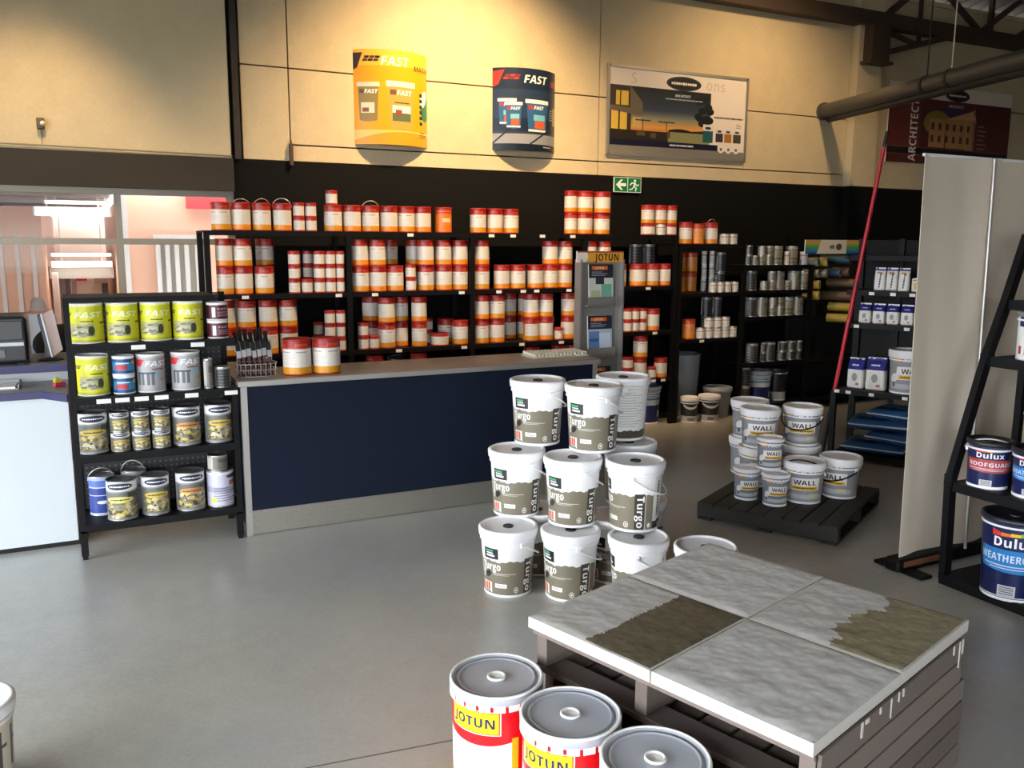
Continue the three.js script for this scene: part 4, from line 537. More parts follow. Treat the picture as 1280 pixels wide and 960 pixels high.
// ---------------------------------------------------------------- brochure stand
{
  const t = thing('brochure_stand', 'grey metal brochure stand headed JOTUN behind the counter end', 'stand', [3.63, 0, -5.8]);
  const grey = std('#8f8d88', 0.45, 0.4), w = 0.37;
  part('panel', box(-w / 2, w / 2, 0.04, 1.56, -0.03, 0), grey, t); part('side_rail', [box(-w / 2 - 0.015, -w / 2, 0.04, 1.58, -0.04, 0.05), box(w / 2, w / 2 + 0.015, 0.04, 1.58, -0.04, 0.05)], std('#a5a39e', 0.4, 0.5), t);
  part('base', box(-0.22, 0.22, 0, 0.04, -0.17, 0.17), grey, t);
  const head = canvas(512, 100, (g, w2, h2) => { g.fillStyle = '#e3a33a'; g.fillRect(0, 0, w2, h2); g.fillStyle = '#efe6d0'; g.beginPath(); g.moveTo(0, 0); g.lineTo(100, 0); g.quadraticCurveTo(140, 60, 90, 100); g.lineTo(0, 100); g.fill(); g.fillStyle = '#a83020'; g.fillRect(0, 0, w2, 12); F(g, 86); g.textAlign = 'center'; g.textBaseline = 'middle'; g.fillStyle = '#2a2018'; g.fillText('JOTUN', 330, 56); });
  part('header', new THREE.BoxGeometry(0.42, 0.085, 0.02).translate(-0.01, 1.6, 0.02), [M.white, M.white, M.white, M.white, printed(head, 0.35), M.white], t);
  const leaf = (k) => canvas(256, 384, (g, w2, h2) => { g.fillStyle = ['#c9cfc0', '#aebbd0', '#8a8f96'][k]; g.fillRect(0, 0, w2, h2); g.fillStyle = '#272c38'; g.fillRect(0, 0, w2, 130); g.fillStyle = '#dd6a26'; g.fillRect(30, 16, 170, 36); F(g, 30); g.textAlign = 'center'; g.textBaseline = 'middle'; g.fillStyle = '#f2d0a8'; g.fillText('JOTUN', 115, 36); lines(g, 30, 70, 190, 3, 16, '#98a0ac', 6); if (k === 0) { g.fillStyle = '#6fae9a'; g.fillRect(130, 190, 110, 140); g.fillStyle = '#30343c'; g.fillRect(70, 120, 90, 70); g.fillStyle = '#aab58a'; g.fillRect(20, 250, 100, 100); } if (k === 1) { g.fillStyle = '#5f86b5'; g.fillRect(10, 150, 110, 200); g.fillStyle = '#cfd8e6'; g.fillRect(120, 170, 120, 180); g.fillStyle = '#3a5a86'; g.fillRect(10, 220, 100, 30); } });
  for (const [k, y] of [[0, 1.22], [1, 0.82], [2, 0.42]]) {
    const hd = part('holder', [box(-0.13, 0.13, y - 0.01, y + 0.005, 0, 0.05), box(-0.13, 0.13, y, y + 0.07, 0.042, 0.05)], M.alu, t);
    part('brochure', new THREE.BoxGeometry(0.22, 0.31, 0.015).translate(0, 0.16, 0).rotateX(-0.06).translate(0, y + 0.006, 0.03), [M.white, M.white, M.white, M.white, printed(leaf(k), 0.35), M.white], hd);
  }
}
// ================================================================ SERVICE COUNTER
{
  const t = thing('service_counter', 'long navy service counter with aluminium edges and checker plate kick', 'counter', [0, 0, 0]);
  const X0 = 0.765, X1 = 3.14, Zf = -5.02, Zb = -5.5;
  part('carcass', box(X0 + 0.02, X1 - 0.02, 0.02, 0.87, Zb + 0.02, Zf - 0.02), M.blackMatt, t);
  part('navy_panel', box(X0 + 0.035, X1 - 0.035, 0.15, 0.885, Zf - 0.022, Zf - 0.004), new THREE.MeshPhysicalMaterial({ color: '#0e1628', roughness: 0.7, specularIntensity: 0.4 }), t); part('end_panel', [box(X1 - 0.022, X1 - 0.002, 0.15, 0.88, Zb, Zf - 0.03)], new THREE.MeshPhysicalMaterial({ color: '#0e1628', roughness: 0.7, specularIntensity: 0.4 }), t); part('end_panel', [box(X0 + 0.002, X0 + 0.022, 0.15, 0.88, Zb, Zf - 0.03)], new THREE.MeshPhysicalMaterial({ color: '#0e1628', roughness: 0.7, specularIntensity: 0.4 }), t);
  for (const x of [X0, X1 - 0.035]) part('edge_strip', box(x, x + 0.035, 0, 0.885, Zf - 0.03, Zf), M.alu, t);
  const topTex = noiseTex(256, 256, (u, v) => { const k = tnoise(u, v, 60, 3) * 8 + fbm(u, v, 8, 6) * 6; return [148 + k, 142 + k, 130 + k]; });
  part('worktop', rbox(X1 - X0 + 0.03, 0.035, Zf - Zb + 0.03, 0.006).translate((X0 + X1) / 2, 0.902, (Zf + Zb) / 2), new THREE.MeshStandardMaterial({ map: topTex, roughness: 0.35, metalness: 0.25 }), t);
  part('edge_trim', box(X0 - 0.016, X1 + 0.016, 0.888, 0.916, Zf + 0.014, Zf + 0.018), M.alu, t);
  const chk = noiseTex(256, 256, (u, v) => { let m = 0; for (const [a, cx, cy] of [[0.6, 0.25, 0.25], [-0.6, 0.75, 0.25], [-0.6, 0.25, 0.75], [0.6, 0.75, 0.75]]) { const dx = u - cx, dy = v - cy, p = dx * Math.cos(a) + dy * Math.sin(a), q = -dx * Math.sin(a) + dy * Math.cos(a); m = Math.max(m, 1 - (p / 0.2) ** 2 - (q / 0.055) ** 2); } return 90 + Math.max(0, m) * 140; }, false); chk.repeat.set(1 / 0.06, 1 / 0.06);
  part('kick_plate', box(X0 + 0.035, X1 - 0.035, 0.005, 0.148, Zf - 0.03, Zf - 0.006), new THREE.MeshStandardMaterial({ color: '#a09c92', metalness: 0.75, roughness: 0.4, bumpMap: chk, bumpScale: 0.003 }), t);
}
// on the counter
tin('paint_tin', 'red-topped tin on the counter, nearer the brush rack', 0.083, 0.215, mats.redTin, [1.12, 0.92, -5.16], 0.15, 'tins on the counter', { lid: M.redLid });
tin('paint_tin', 'red-topped tin on the counter, farther from the brush rack', 0.083, 0.215, mats.redTin, [1.295, 0.92, -5.15], 0.3, 'tins on the counter', { lid: M.redLid, bail: 0 });
{
  const t = thing('brush_rack', 'wire display rack for paint brushes on the counter end', 'rack', [0.89, 0.92, -5.2]);
  for (let i = 0; i < 8; i++) part('wire', rod([-0.1 + i * 0.0285, 0.002, 0.05], [-0.1 + i * 0.0285, 0.075, 0.06], 0.0025, 6), M.wire, t);
  for (const y of [0.003, 0.04, 0.075]) part('ring', tube([[-0.1, y, 0.055], [0.1, y, 0.055], [0.1, y, -0.055], [-0.1, y, -0.055]], 0.0028, 40, 5, true), M.wire, t);
  part('back_wire', [rod([-0.1, 0, -0.055], [-0.1, 0.2, -0.07], 0.003, 6), rod([0.1, 0, -0.055], [0.1, 0.2, -0.07], 0.003, 6), rod([-0.1, 0.2, -0.07], [0.1, 0.2, -0.07], 0.003, 6)], M.wire, t);
  part('base_mesh', box(-0.1, 0.1, 0, 0.004, -0.055, 0.055), M.wireDark, t);
  const wood = std('#4a1a1c', 0.45), bristle = std('#1c1a1a', 0.9);
  for (let i = 0; i < 7; i++) for (let j = 0; j < 2; j++) {
    const x = 0.89 - 0.088 + i * 0.029, z = -5.2 + (j ? -0.026 : 0.022), y = 0.925, lean = -0.1 - 0.03 * i / 7;
    const b = thing('paint_brush', `maroon-handled paint brush, ${ORD[i]} from left in the ${j ? 'rear' : 'front'} row of brush rack`, 'brush', [x, y, z], 0, 'paint brushes in the wire rack'); b.rotation.z = 0.1; b.rotation.x = -0.05;
    const h = 0.17 + (i % 3) * 0.008 + j * 0.05;
    part('handle', lathe([[0, 0], [0.006, 0.003], [0.009, h * 0.4], [0.006, h * 0.55], [0.011, h * 0.62], [0, h * 0.63]], 10).scale(1, 1, 0.6), wood, b);
    part('ferrule', box(-0.0125, 0.0125, h * 0.62, h * 0.86, -0.006, 0.006), M.tin, b); part('bristles', box(-0.0115, 0.0115, h * 0.86, h * 1.15, -0.0055, 0.0055), bristle, b);
  }
}
{ // fan of ribbed colour sample strips lying at the counter's right end
  const t = thing('sample_rack', 'ribbed pale sample tray lying at the right end of counter', 'tray', [2.95, 0.92, -5.28]);
  part('tray', rbox(0.44, 0.012, 0.2, 0.004).translate(0, 0.006, 0), std('#cfc8b4', 0.5), t);
  for (let i = 0; i < 15; i++) part('rib', rbox(0.013, 0.022, 0.19, 0.004).rotateX(0.03).translate(-0.2 + i * 0.0285, 0.022, 0), std('#ddd6c0', 0.45), t);
}
// ================================================================ LEFT RACK before the desk
{
  const t = thing('display_rack', 'black gondola rack of paint tins standing left of the navy counter', 'rack'), x0 = -0.1, x1 = 0.745, zf = -5.0, zb = -5.34, hs = [1.165, 0.885, 0.57, 0.19];
  for (const x of [x0, x1 - 0.035]) { part('post', box(x, x + 0.035, 0.02, 1.41, zb - 0.035, zb), M.rack, t); part('foot', [box(x, x + 0.035, 0.02, 0.16, zf - 0.035, zf), box(x + 0.005, x + 0.03, 0, 0.02, zf - 0.03, zf - 0.005), box(x, x + 0.035, 0.12, 0.16, zb, zf - 0.035)], M.rack, t); }
  for (const [x, z] of [[x0, zf], [x1 - 0.03, zf]]) part('front_strip', box(x, x + 0.03, 0.16, x === x0 ? 1.4 : 0.9, z - 0.012, z - 0.002), M.rack, t);
  part('top_rail', box(x0, x1 - 0.1, 1.385, 1.41, zb - 0.03, zf - 0.003), M.rack, t);
  const perf = noiseTex(128, 128, (u, v) => { const a = (u * 8) % 1 - 0.5, b = (v * 8) % 1 - 0.5; return a * a + b * b < 0.03 ? [96, 92, 88] : [24, 24, 26]; }); perf.repeat.set(1 / 0.24, 1 / 0.24);
  part('back_panel', box(x0 + 0.035, x1 - 0.035, 0.17, 1.38, zb - 0.03, zb - 0.005), new THREE.MeshStandardMaterial({ map: perf, roughness: 0.5 }), t);
  hs.forEach((y, i) => {
    const s = part('shelf', [box(x0 + 0.001, x1 - 0.001, y - 0.012, y, zb, zf), box(x0 + 0.001, x1 - 0.001, y - 0.04, y - 0.012, zf - 0.014, zf)], M.rack, t);
    for (const [k, x] of [[0, 0.245], [0, 0.545], [1, 0.06], [1, 0.15], [1, 0.245], [1, 0.345], [1, 0.5], [1, 0.71]]) if (k === i) part('price_tag', box(x - 0.035, x + 0.035, y - 0.036, y - 0.012, zf, zf + 0.004), M.tagWhite, s);
  });
  const R = (shelf, y, list) => list.forEach(([x, r, h, m, label, opt = {}], i) => tin('paint_tin', label, r, h, mats[m], [x, y + (opt.up ?? 0) + 0.0005, (opt.z ?? zf - 0.03 - r)], (opt.turn ?? (m === 'yellowTin' || m === 'fastSilver' ? -0.3 : 0.05)), 'tins on the left display rack, ' + shelf, { lid: opt.lid ?? M.white, bail: opt.bail ?? 0 }));
  R('top shelf', 1.165, [[0.005, 0.083, 0.213, 'yellowTin', 'yellow paint tin on the left display rack, leftmost on its top shelf'], [0.18, 0.08, 0.213, 'yellowTin', 'yellow paint tin, second from left on the display rack top shelf'], [0.345, 0.079, 0.213, 'yellowTin', 'yellow paint tin, third from left on the display rack top shelf'], [0.513, 0.08, 0.213, 'yellowTin', 'yellow paint tin next to the maroon tins, display rack top shelf'], [0.667, 0.057, 0.1, 'maroonTin', 'lower maroon tin at the right end of display rack top shelf'], [0.667, 0.057, 0.1, 'maroonTin', 'upper maroon tin at the right end of display rack top shelf', { up: 0.101 }]]);
  R('second shelf', 0.885, [[0.018, 0.08, 0.215, 'yellowTin', 'pale yellow paint tin alone on the display rack second shelf', { turn: -0.1 }], [0.168, 0.055, 0.103, 'blueTin', 'lower small blue tin, display rack second shelf'], [0.168, 0.055, 0.103, 'blueTin', 'upper small blue tin, display rack second shelf', { up: 0.104 }], [0.306, 0.073, 0.21, 'fastSilver', 'silver and red FAST tin beside the small blue tins'], [0.487, 0.077, 0.212, 'fastSilver', 'silver and red FAST tin, right one on its shelf'], [0.6, 0.025, 0.17, 'silverTin', 'slim silver canister on the display rack second shelf', { lid: M.tin }], [0.678, 0.043, 0.12, 'darkTin', 'short dark silver tin at right of display rack second shelf', { lid: M.tin }]]);
  R('third shelf', 0.57, [[-0.005, 0.077, 0.222, 'ovalYellow', 'grey landscape-print tin, leftmost on display rack third shelf', { lid: M.tin }], [0.13, 0.049, 0.108, 'ovalYellow', 'lower small grey tin, left stack on display rack third shelf', { lid: M.tin }], [0.13, 0.049, 0.108, 'ovalYellow', 'upper small grey tin, left stack on display rack third shelf', { up: 0.109, lid: M.tin }], [0.234, 0.047, 0.108, 'ovalYellow', 'lower small grey tin, middle stack on display rack third shelf', { lid: M.tin }], [0.234, 0.047, 0.108, 'ovalYellow', 'upper small grey tin, middle stack on display rack third shelf', { up: 0.109, lid: M.tin }], [0.338, 0.048, 0.108, 'ovalYellow', 'lower small grey tin, right stack on display rack third shelf', { lid: M.tin }], [0.338, 0.048, 0.108, 'ovalYellow', 'upper small grey tin, right stack on display rack third shelf', { up: 0.109, lid: M.tin }], [0.474, 0.074, 0.22, 'ovalOrange', 'grey tin with orange oval, right of small tin stacks', { lid: M.tin }], [0.646, 0.074, 0.22, 'ovalYellow', 'grey landscape-print tin at right end of display rack third shelf', { lid: M.tin }], [0.66, 0.07, 0.2, 'lavender', 'pale tin hidden behind the last tin, display rack third shelf', { z: -5.262, lid: M.tin }]]);
  R('bottom shelf', 0.19, [[0.02, 0.066, 0.225, 'blueLabel', 'blue tin with raised wire handle, display rack bottom shelf', { bail: 0.07, z: -5.215, lid: M.tin }], [0.118, 0.078, 0.222, 'ovalWhite', 'grey tin with pale oval in front of the blue tin, bottom shelf', { z: -5.084, lid: M.tin, turn: -0.2 }], [0.19, 0.066, 0.225, 'fastSilver', 'silver tin with raised handle at the back, display rack bottom shelf', { bail: 0.085, z: -5.262, lid: M.tin }], [0.29, 0.074, 0.222, 'ovalYellow', 'grey tin with yellow oval, middle of display rack bottom shelf', { lid: M.tin }], [0.476, 0.078, 0.222, 'ovalOrange', 'grey tin with orange-brown print, display rack bottom shelf', { lid: M.tin }], [0.64, 0.074, 0.215, 'lavender', 'pale lavender tin at right end of display rack bottom shelf', { lid: M.tin }], [0.63, 0.056, 0.09, 'silverTin', 'short silver tin standing on the pale lavender tin', { up: 0.217, lid: M.tin }]]);
}
// ================================================================ DESK at the left
{
  const t = thing('reception_desk', 'white fronted reception desk with navy edged tops beside the rack', 'desk'), white = std('#c3cacd', 0.35);
  part('front_panel', box(-2.6, -0.115, 0.03, 0.855, -5.31, -5.285), white, t); part('plinth', box(-2.6, -0.115, 0, 0.03, -5.33, -5.3), M.blackMatt, t);
  const outline = (o) => { const s = new THREE.Shape(); s.moveTo(-2.6, 5.7); s.lineTo(-2.6, 5.27 - o); s.lineTo(-0.235, 5.27 - o); s.lineTo(-0.112, 5.1 - o * 0.6); s.lineTo(-0.112, 5.7); return s; };
  const ex = (o, a, b) => new THREE.ExtrudeGeometry(outline(o), { depth: b - a, bevelEnabled: false }).rotateX(-Math.PI / 2).translate(0, a, 0);
  part('desk_top', ex(0, 0.855, 0.89), std('#8d9092', 0.4), t);
  part('edge_band', [box(-2.6, -0.235, 0.853, 0.893, -5.27, -5.262), bar([-0.235, 0.873, -5.266], [-0.112, 0.873, -5.096], 0.008, 0.04)], M.navyEdge, t);
  part('upper_panel', box(-2.6, -0.112, 0.89, 0.945, -5.74, -5.7), std('#a9acb0', 0.45), t); part('upper_top', box(-2.6, -0.08, 0.945, 0.985, -6.3, -5.68), std('#8d9092', 0.4), t); part('edge_band', box(-2.6, -0.08, 0.943, 0.987, -5.68, -5.672), M.navyEdge, t);
  part('side_panel', box(-0.14, -0.112, 0, 0.855, -6.25, -5.36), std('#a9acb0', 0.45), t); part('rear_panel', box(-2.6, -0.14, 0, 0.945, -6.28, -6.25), white, t);
}
{
  const t = thing('printer', 'boxy black printer with a silver stripe on the desk ledge', 'printer', [-0.53, 0.987, -5.92]);
  part('body', rbox(0.44, 0.27, 0.36, 0.02).translate(0, 0.145, 0), M.darkPlastic, t); part('silver_stripe', box(-0.215, 0.2, 0.11, 0.13, 0.178, 0.184), M.silverPlastic, t); part('control_panel', rbox(0.05, 0.05, 0.01, 0.003).translate(0.08, 0.065, 0.181), std('#55585c', 0.4), t); part('front_door', rbox(0.4, 0.11, 0.012, 0.004).translate(0, 0.2, 0.181), std('#141416', 0.35), t); part('foot', [box(-0.2, -0.16, 0, 0.012, -0.15, 0.15), box(0.16, 0.2, 0, 0.012, -0.15, 0.15)], M.blackMatt, t);
}
{
  const t = thing('monitor', 'thin monitor seen edge-on beside the printer', 'monitor', [-0.2, 0.987, -5.9], 1.45);
  part('screen', rbox(0.36, 0.25, 0.022, 0.006).rotateX(-0.16).translate(0, 0.165, 0), M.darkPlastic, t); part('bezel', rbox(0.37, 0.26, 0.012, 0.004).rotateX(-0.16).translate(0, 0.165, 0.014), M.silverPlastic, t); part('stem', bar([0, 0.01, -0.03], [0, 0.12, -0.02], 0.03, 0.012), M.darkPlastic, t); part('base', lathe([[0, 0], [0.07, 0], [0.07, 0.006], [0.02, 0.014], [0, 0.014]], 24), M.darkPlastic, t);
}
{
  const t = thing('office_chair_back', 'rounded black chair back behind the desk, left of rack', 'chair', [-0.13, 0, -6.55], 0.4);
  part('backrest', new THREE.SphereGeometry(1, 24, 16).scale(0.21, 0.13, 0.05).translate(0, 1.02, 0), M.blackMatt, t); part('back_stem', bar([0, 0.45, -0.03], [0, 0.95, -0.03], 0.04, 0.02), M.black, t); part('seat', rbox(0.46, 0.08, 0.44, 0.03).translate(0, 0.46, -0.24), M.blackMatt, t); part('column', rod([0, 0.08, -0.24], [0, 0.43, -0.24], 0.025), M.black, t);
  for (let i = 0; i < 5; i++) { const a = i * Math.PI * 2 / 5; part('leg', bar([0, 0.09, -0.24], [Math.cos(a) * 0.26, 0.05, -0.24 + Math.sin(a) * 0.26], 0.04, 0.025), M.black, t); part('caster', new THREE.CylinderGeometry(0.025, 0.025, 0.03, 12).rotateZ(Math.PI / 2).translate(Math.cos(a) * 0.26, 0.025, -0.24 + Math.sin(a) * 0.26), M.black, t); }
}
{
  const t = thing('paper_tray', 'low grey tray with white paper on the desk top', 'tray', [-0.5, 0.891, -5.5]);
  part('tray', [box(-0.15, 0.15, 0, 0.006, -0.1, 0.1), box(-0.15, 0.15, 0, 0.03, -0.1, -0.094), box(-0.15, -0.144, 0, 0.03, -0.1, 0.1), box(0.144, 0.15, 0, 0.03, -0.1, 0.1)], M.greyPlastic, t); part('paper', box(-0.13, 0.13, 0.006, 0.016, -0.085, 0.09), M.white, t);
  const p = thing('tape_dispenser', 'small pink and yellow tape dispenser on the desk corner', 'dispenser', [-0.155, 0.891, -5.42], 0.6);
  part('body', rbox(0.07, 0.025, 0.03, 0.01).translate(0, 0.0125, 0), std('#b8324a', 0.45), p); part('roll', new THREE.CylinderGeometry(0.018, 0.018, 0.02, 16).rotateX(Math.PI / 2).translate(-0.01, 0.035, 0), std('#c9b83a', 0.5), p);
}
// ================================================================ PYRAMID OF PLASTER PAILS
{
  const h = 0.335, rt = 0.136, rb = 0.118, g = 'white and olive pails stacked in a pyramid';
  const put = (x, k, z, off, label, hand = 'drop', o = {}) => pailThing('plaster_pail', label, rt, rb, h, mats.turgo, [x, k * (h + 0.001), z], facing(x, z, off - 0.22), g, { hand, plug: 'dark', lidH: 0.042, swing: 2.3, ...o });
  put(1.80, 0, -3.67, 0.05, 'white and olive pail at the pyramid\'s bottom left corner');
  put(2.05, 0, -3.49, -0.2, 'white and olive pail on the floor, second in pyramid\'s bottom row');
  put(2.29, 0, -3.26, -0.55, 'white pail in the bottom row right behind the slab pallet', 'drop');
  put(2.49, 0, -3.01, 0.6, 'lone white pail right of the pyramid, only its lid showing', null);
  put(2.06, 0, -3.85, 0.1, 'white pail on the floor hidden behind the pyramid\'s front', null);
  put(2.36, 0, -3.58, 0.1, 'white pail on the floor under the pyramid\'s back', null);
  put(2.66, 0, -3.78, 0.1, 'white pail on the floor at the pyramid\'s back right', null);
  put(1.93, 1, -3.84, 0.05, 'white and olive pail, left one of the pyramid\'s middle row');
  put(2.11, 1, -3.58, 0.0, 'white and olive pail, centre one of the pyramid\'s middle row');
  put(2.35, 1, -3.39, -0.62, 'turned white and olive pail, right one of pyramid\'s middle row', 'drop');
  put(2.55, 1, -3.74, 0.3, 'white pail of the middle row under the turned back pail', null);
  put(2.09, 2, -3.92, 0.05, 'white and olive pail on the pyramid\'s top, left');
  put(2.27, 2, -3.66, 0.05, 'white and olive pail on the pyramid\'s top, front right', 'drop');
  put(2.56, 2, -3.83, 2.95, 'pail on the pyramid\'s top showing its printed back', 'drop');
}
// ================================================================ BLACK PALLET WITH WALL COATING PAILS
{
  const c = new THREE.Vector3(4.0, 0, -4.0), ax = new THREE.Vector3(0.88, 0, -0.475).normalize();
  const yaw = Math.atan2(-ax.z, ax.x), W = 1.0, D = 0.86;
  const t = thing('wooden_pallet', 'low black wooden pallet under the grey wall coating pails', 'pallet', [4.0, 0, -4.02], yaw);
  const pm = ['#26241f', '#2b2924', '#211f1b'].map((k) => std(k, 0.7));
  for (let i = 0; i < 8; i++) part('deck_board', rbox(W, 0.018, D / 8 - 0.008, 0.003).translate(0, 0.101, -D / 2 + (i + 0.5) * D / 8), pm[i % 3], t);
  for (const x of [-W / 2 + 0.03, 0, W / 2 - 0.03]) part('stringer', rbox(0.05, 0.075, D, 0.004).translate(x, 0.055, 0), pm[1], t);
  for (const z of [-D / 2 + 0.05, 0, D / 2 - 0.05]) part('bottom_board', rbox(W, 0.016, 0.09, 0.003).translate(0, 0.009, z), pm[2], t);
  const y = 0.111, g = 'grey wall coating pails on the black pallet';
  const big = (x, z, k, off, label, hand) => pailThing('coating_pail', label, 0.122, 0.107, 0.26, mats.wallBig, [x, y + k * 0.262, z], facing(x, z, off), g, { hand, handM: M.blackMatt, plug: false, lidH: 0.05 });
  const small = (x, z, k, off, label) => pailThing('small_coating_pail', label, 0.078, 0.072, 0.2, mats.wallSmall, [x, y + k * 0.202, z], facing(x, z, off), g, { hand: null, plug: false, lidH: 0.022 });
  big(3.99, -4.33, 0, 0.2, 'large grey pail at the bottom behind the small front pails', null); big(3.99, -4.33, 1, -0.05, 'large grey pail stacked behind the topmost small pail', null);
  big(4.13, -4.59, 0, 0.2, 'large grey pail at the pallet\'s far left, bottom', null); big(4.13, -4.59, 1, 0.2, 'large grey pail at the pallet\'s far left, upper', null);
  big(4.3, -4.26, 0, 0.2, 'large grey pail in the pallet\'s middle under another', null); big(4.3, -4.26, 1, -0.25, 'large grey pail with black handle, upper one in pallet\'s middle', 'drop');
  big(3.99, -3.91, 0, -0.2, 'large grey WALL pail, front centre on the pallet', 'up'); big(4.28, -3.89, 0, -0.7, 'large grey WALL pail at the pallet\'s right edge', 'drop');
  small(3.695, -4.1, 0, 0.12, 'small grey WALL pail, lower left at the pallet\'s front'); small(3.765, -3.92, 0, 0.1, 'small grey WALL pail, lower right at the pallet\'s front'); small(3.80, -4.02, 1, 0.1, 'small grey WALL pail standing on two others');
}
// ================================================================ SLABS ON STACKED PALLETS
{
  const P0 = new THREE.Vector3(1.24, 0, -2.36), yaw = Math.atan2(-0.944, 0.29);   // local x runs along the long edge to the front, local z away to the right
  const A = 0.99, Bw = 1.03, BP = Bw - 0.055;
  const yawA = -Math.atan2(0.94, 0.29);
  const place = (o, in_ = 0) => { o.position.x = P0.x + in_ * 0.956; o.position.z = P0.z - in_ * 0.295; o.rotation.y = yawA; };
  // in this frame: +x = from left corner to front corner, -z = from left corner to far corner
  const wood = (a, s) => { const t = noiseTex(256, 64, (u, v) => { const k = tnoise(u * 0.6, v, 18, s) * 16 + tnoise(u, v, 70, s + 3) * 10; return a.map((c) => c + k); }); t.repeat.set(1.2, 6); return new THREE.MeshStandardMaterial({ map: t, roughness: 0.85 }); };
  const woods = [wood([112, 101, 93], 1), wood([102, 91, 84], 20), wood([120, 108, 100], 40)];
  const H = 0.153;
  ['bottom', 'middle', 'top'].forEach((lv, k) => {
    const t = thing('wooden_pallet', `weathered wooden pallet, ${lv} one of the three under the stone slabs`, 'pallet', [0, k * H, 0], 0, 'weathered pallets under the slabs'); place(t, k === 2 ? 0.008 : 0.05);
    const inset = 0.012 + k * 0.002;
    for (let i = 0; i < 9; i++) part('deck_board', rbox(A / 9 - 0.012, 0.02, BP - inset * 2, 0.003).translate((i + 0.5) * A / 9, H - 0.0105, -BP / 2), woods[i % 3], t);
    for (const [i, x] of [[0, 0.025], [1, A / 2 - 0.06], [2, A - 0.03]]) part('stringer', rbox(0.045, H - 0.042, BP - inset * 2 - 0.01, 0.004).translate(x, H / 2 - 0.001, -BP / 2), woods[i], t);
    for (let i = 0; i < 4; i++) part('bottom_board', rbox(A - 0.004, 0.019, 0.1, 0.003).translate(A / 2, 0.01, -inset - 0.05 - i * (BP - 2 * inset - 0.1) / 3), woods[(i + 1) % 3], t);
    part('top_rail', rbox(A - 0.004, 0.018, 0.012, 0.002).translate(A / 2, H - 0.012, -0.006), woods[2], t);
    // closed boards along the front right side, two to a pallet
    for (let i = 0; i < 2; i++) part('side_board', rbox(0.012, H / 2 - 0.006, BP - inset * 2, 0.003).translate(A + 0.004, H * (0.25 + i * 0.5), -BP / 2), woods[(i + k) % 3], t);
  });
  // slabs: riven top, straight edges
  const stone = (stain, tone, s) => {
    const tex = noiseTex(512, 512, (u, v) => {
      const k = n2(u * 4 + s, v * 5 + s) * 6 + n2(u * 13 + s, v * 17) * 5 + n2(u * 60, v * 60 + s) * 6; const ru = u * 0.8 + v * 0.6, rv = v * 0.8 - u * 0.6, ch = n2(ru * 4 + s, rv * 26 + s), ck = Math.abs(ch) < 0.045 && n2(ru * 3 - s, rv * 3) > 0.25 ? (n2(u * 5, v * 5 + s) > 0 ? 22 : -26) : 0; let c = [tone + k + ck, tone + k + ck - 1, tone + k + ck - 5];
      const e = Math.min(u, v, 1 - u, 1 - v);
      if (stain && u > 0.5 + (n2(v * 2.5 + s, 3) * (stain > 1 ? 0.07 : 0.015) + n2(v * 11 + s, u * 6) * (stain > 1 ? 0.04 : 0.006) + n2(v * 40, u * 30 + s) * 0.012) && e > 0.012) { const m = n2(u * 8 + s, v * 14) * 12 + n2(u * 26, v * 40 + s) * 9; c = stain > 1 ? [140 + m, 131 + m, 106 + m * 0.8] : [98 + m, 92 + m, 74 + m * 0.8]; }
      return c;
    });
    return new THREE.MeshStandardMaterial({ map: tex, roughness: stain ? 0.5 : 0.62 });
  };
  const edgeM = std('#c9c5bc', 0.7);
  const slab = (u, v, stain, s, label) => {
    const t = thing('stone_slab', label, 'slab', [0, 3 * H, 0], 0, 'stone slabs on the pallets'); place(t);
    const w = A / 2 - 0.003, d = Bw / 2 - 0.004, th = 0.042, N = 56, g = new THREE.PlaneGeometry(w, d, N, N).rotateX(-Math.PI / 2), p = g.attributes.position;
    for (let i = 0; i < p.count; i++) { const x = p.getX(i), z = p.getZ(i), e = Math.min(w / 2 - Math.abs(x), d / 2 - Math.abs(z)), f = Math.min(1, e / 0.02); let q = n2(x * 7 + s, z * 9 + s) * 0.5 + n2(x * 18 + s, z * 26) * 0.3; q = Math.round(q * 5) / 5 * 0.65 + q * 0.35; p.setY(i, th - 0.005 + f * (0.004 + q * 0.0034)); }
    g.computeVertexNormals(); g.translate(u + w / 2 + 0.0015, 0, -v - d / 2 - 0.002);
    part('riven_top', g, stone(stain, 200 + (s % 3) * 3, s), t);
    part('edge', [box(u, u + w + 0.003, 0, th - 0.005, -v - d - 0.003, -v)].map((b) => b), edgeM, t);
  };
  slab(-0.005, -0.004, 1, 3.1, 'left front stone slab, its nearer half stained dark brown');
  slab(-0.005, Bw / 2, 0, 8.7, 'plain pale stone slab at the back of the pallet');
  slab(A / 2, -0.004, 0, 13.4, 'plain pale stone slab at the pallet\'s front corner');
  slab(A / 2, Bw / 2, 2, 21.9, 'right stone slab, half stained olive brown');
  const drips = thing('paint_drips', 'white paint drips down the pallet side under the slabs', 'paint drips', [0, 3 * H, 0]); place(drips);
  for (const [z, l, w] of [[0.24, 0.045, 0.012], [0.27, 0.015, 0.02], [0.35, 0.02, 0.008], [0.42, 0.06, 0.005], [0.47, 0.03, 0.006], [0.5, 0.025, 0.01], [0.88, 0.03, 0.008], [0.93, 0.09, 0.007], [0.955, 0.05, 0.012]]) part('drip', rbox(0.004, l, w, 0.002).translate(A + 0.0125, -l / 2, -z), edgeM, drips);
}
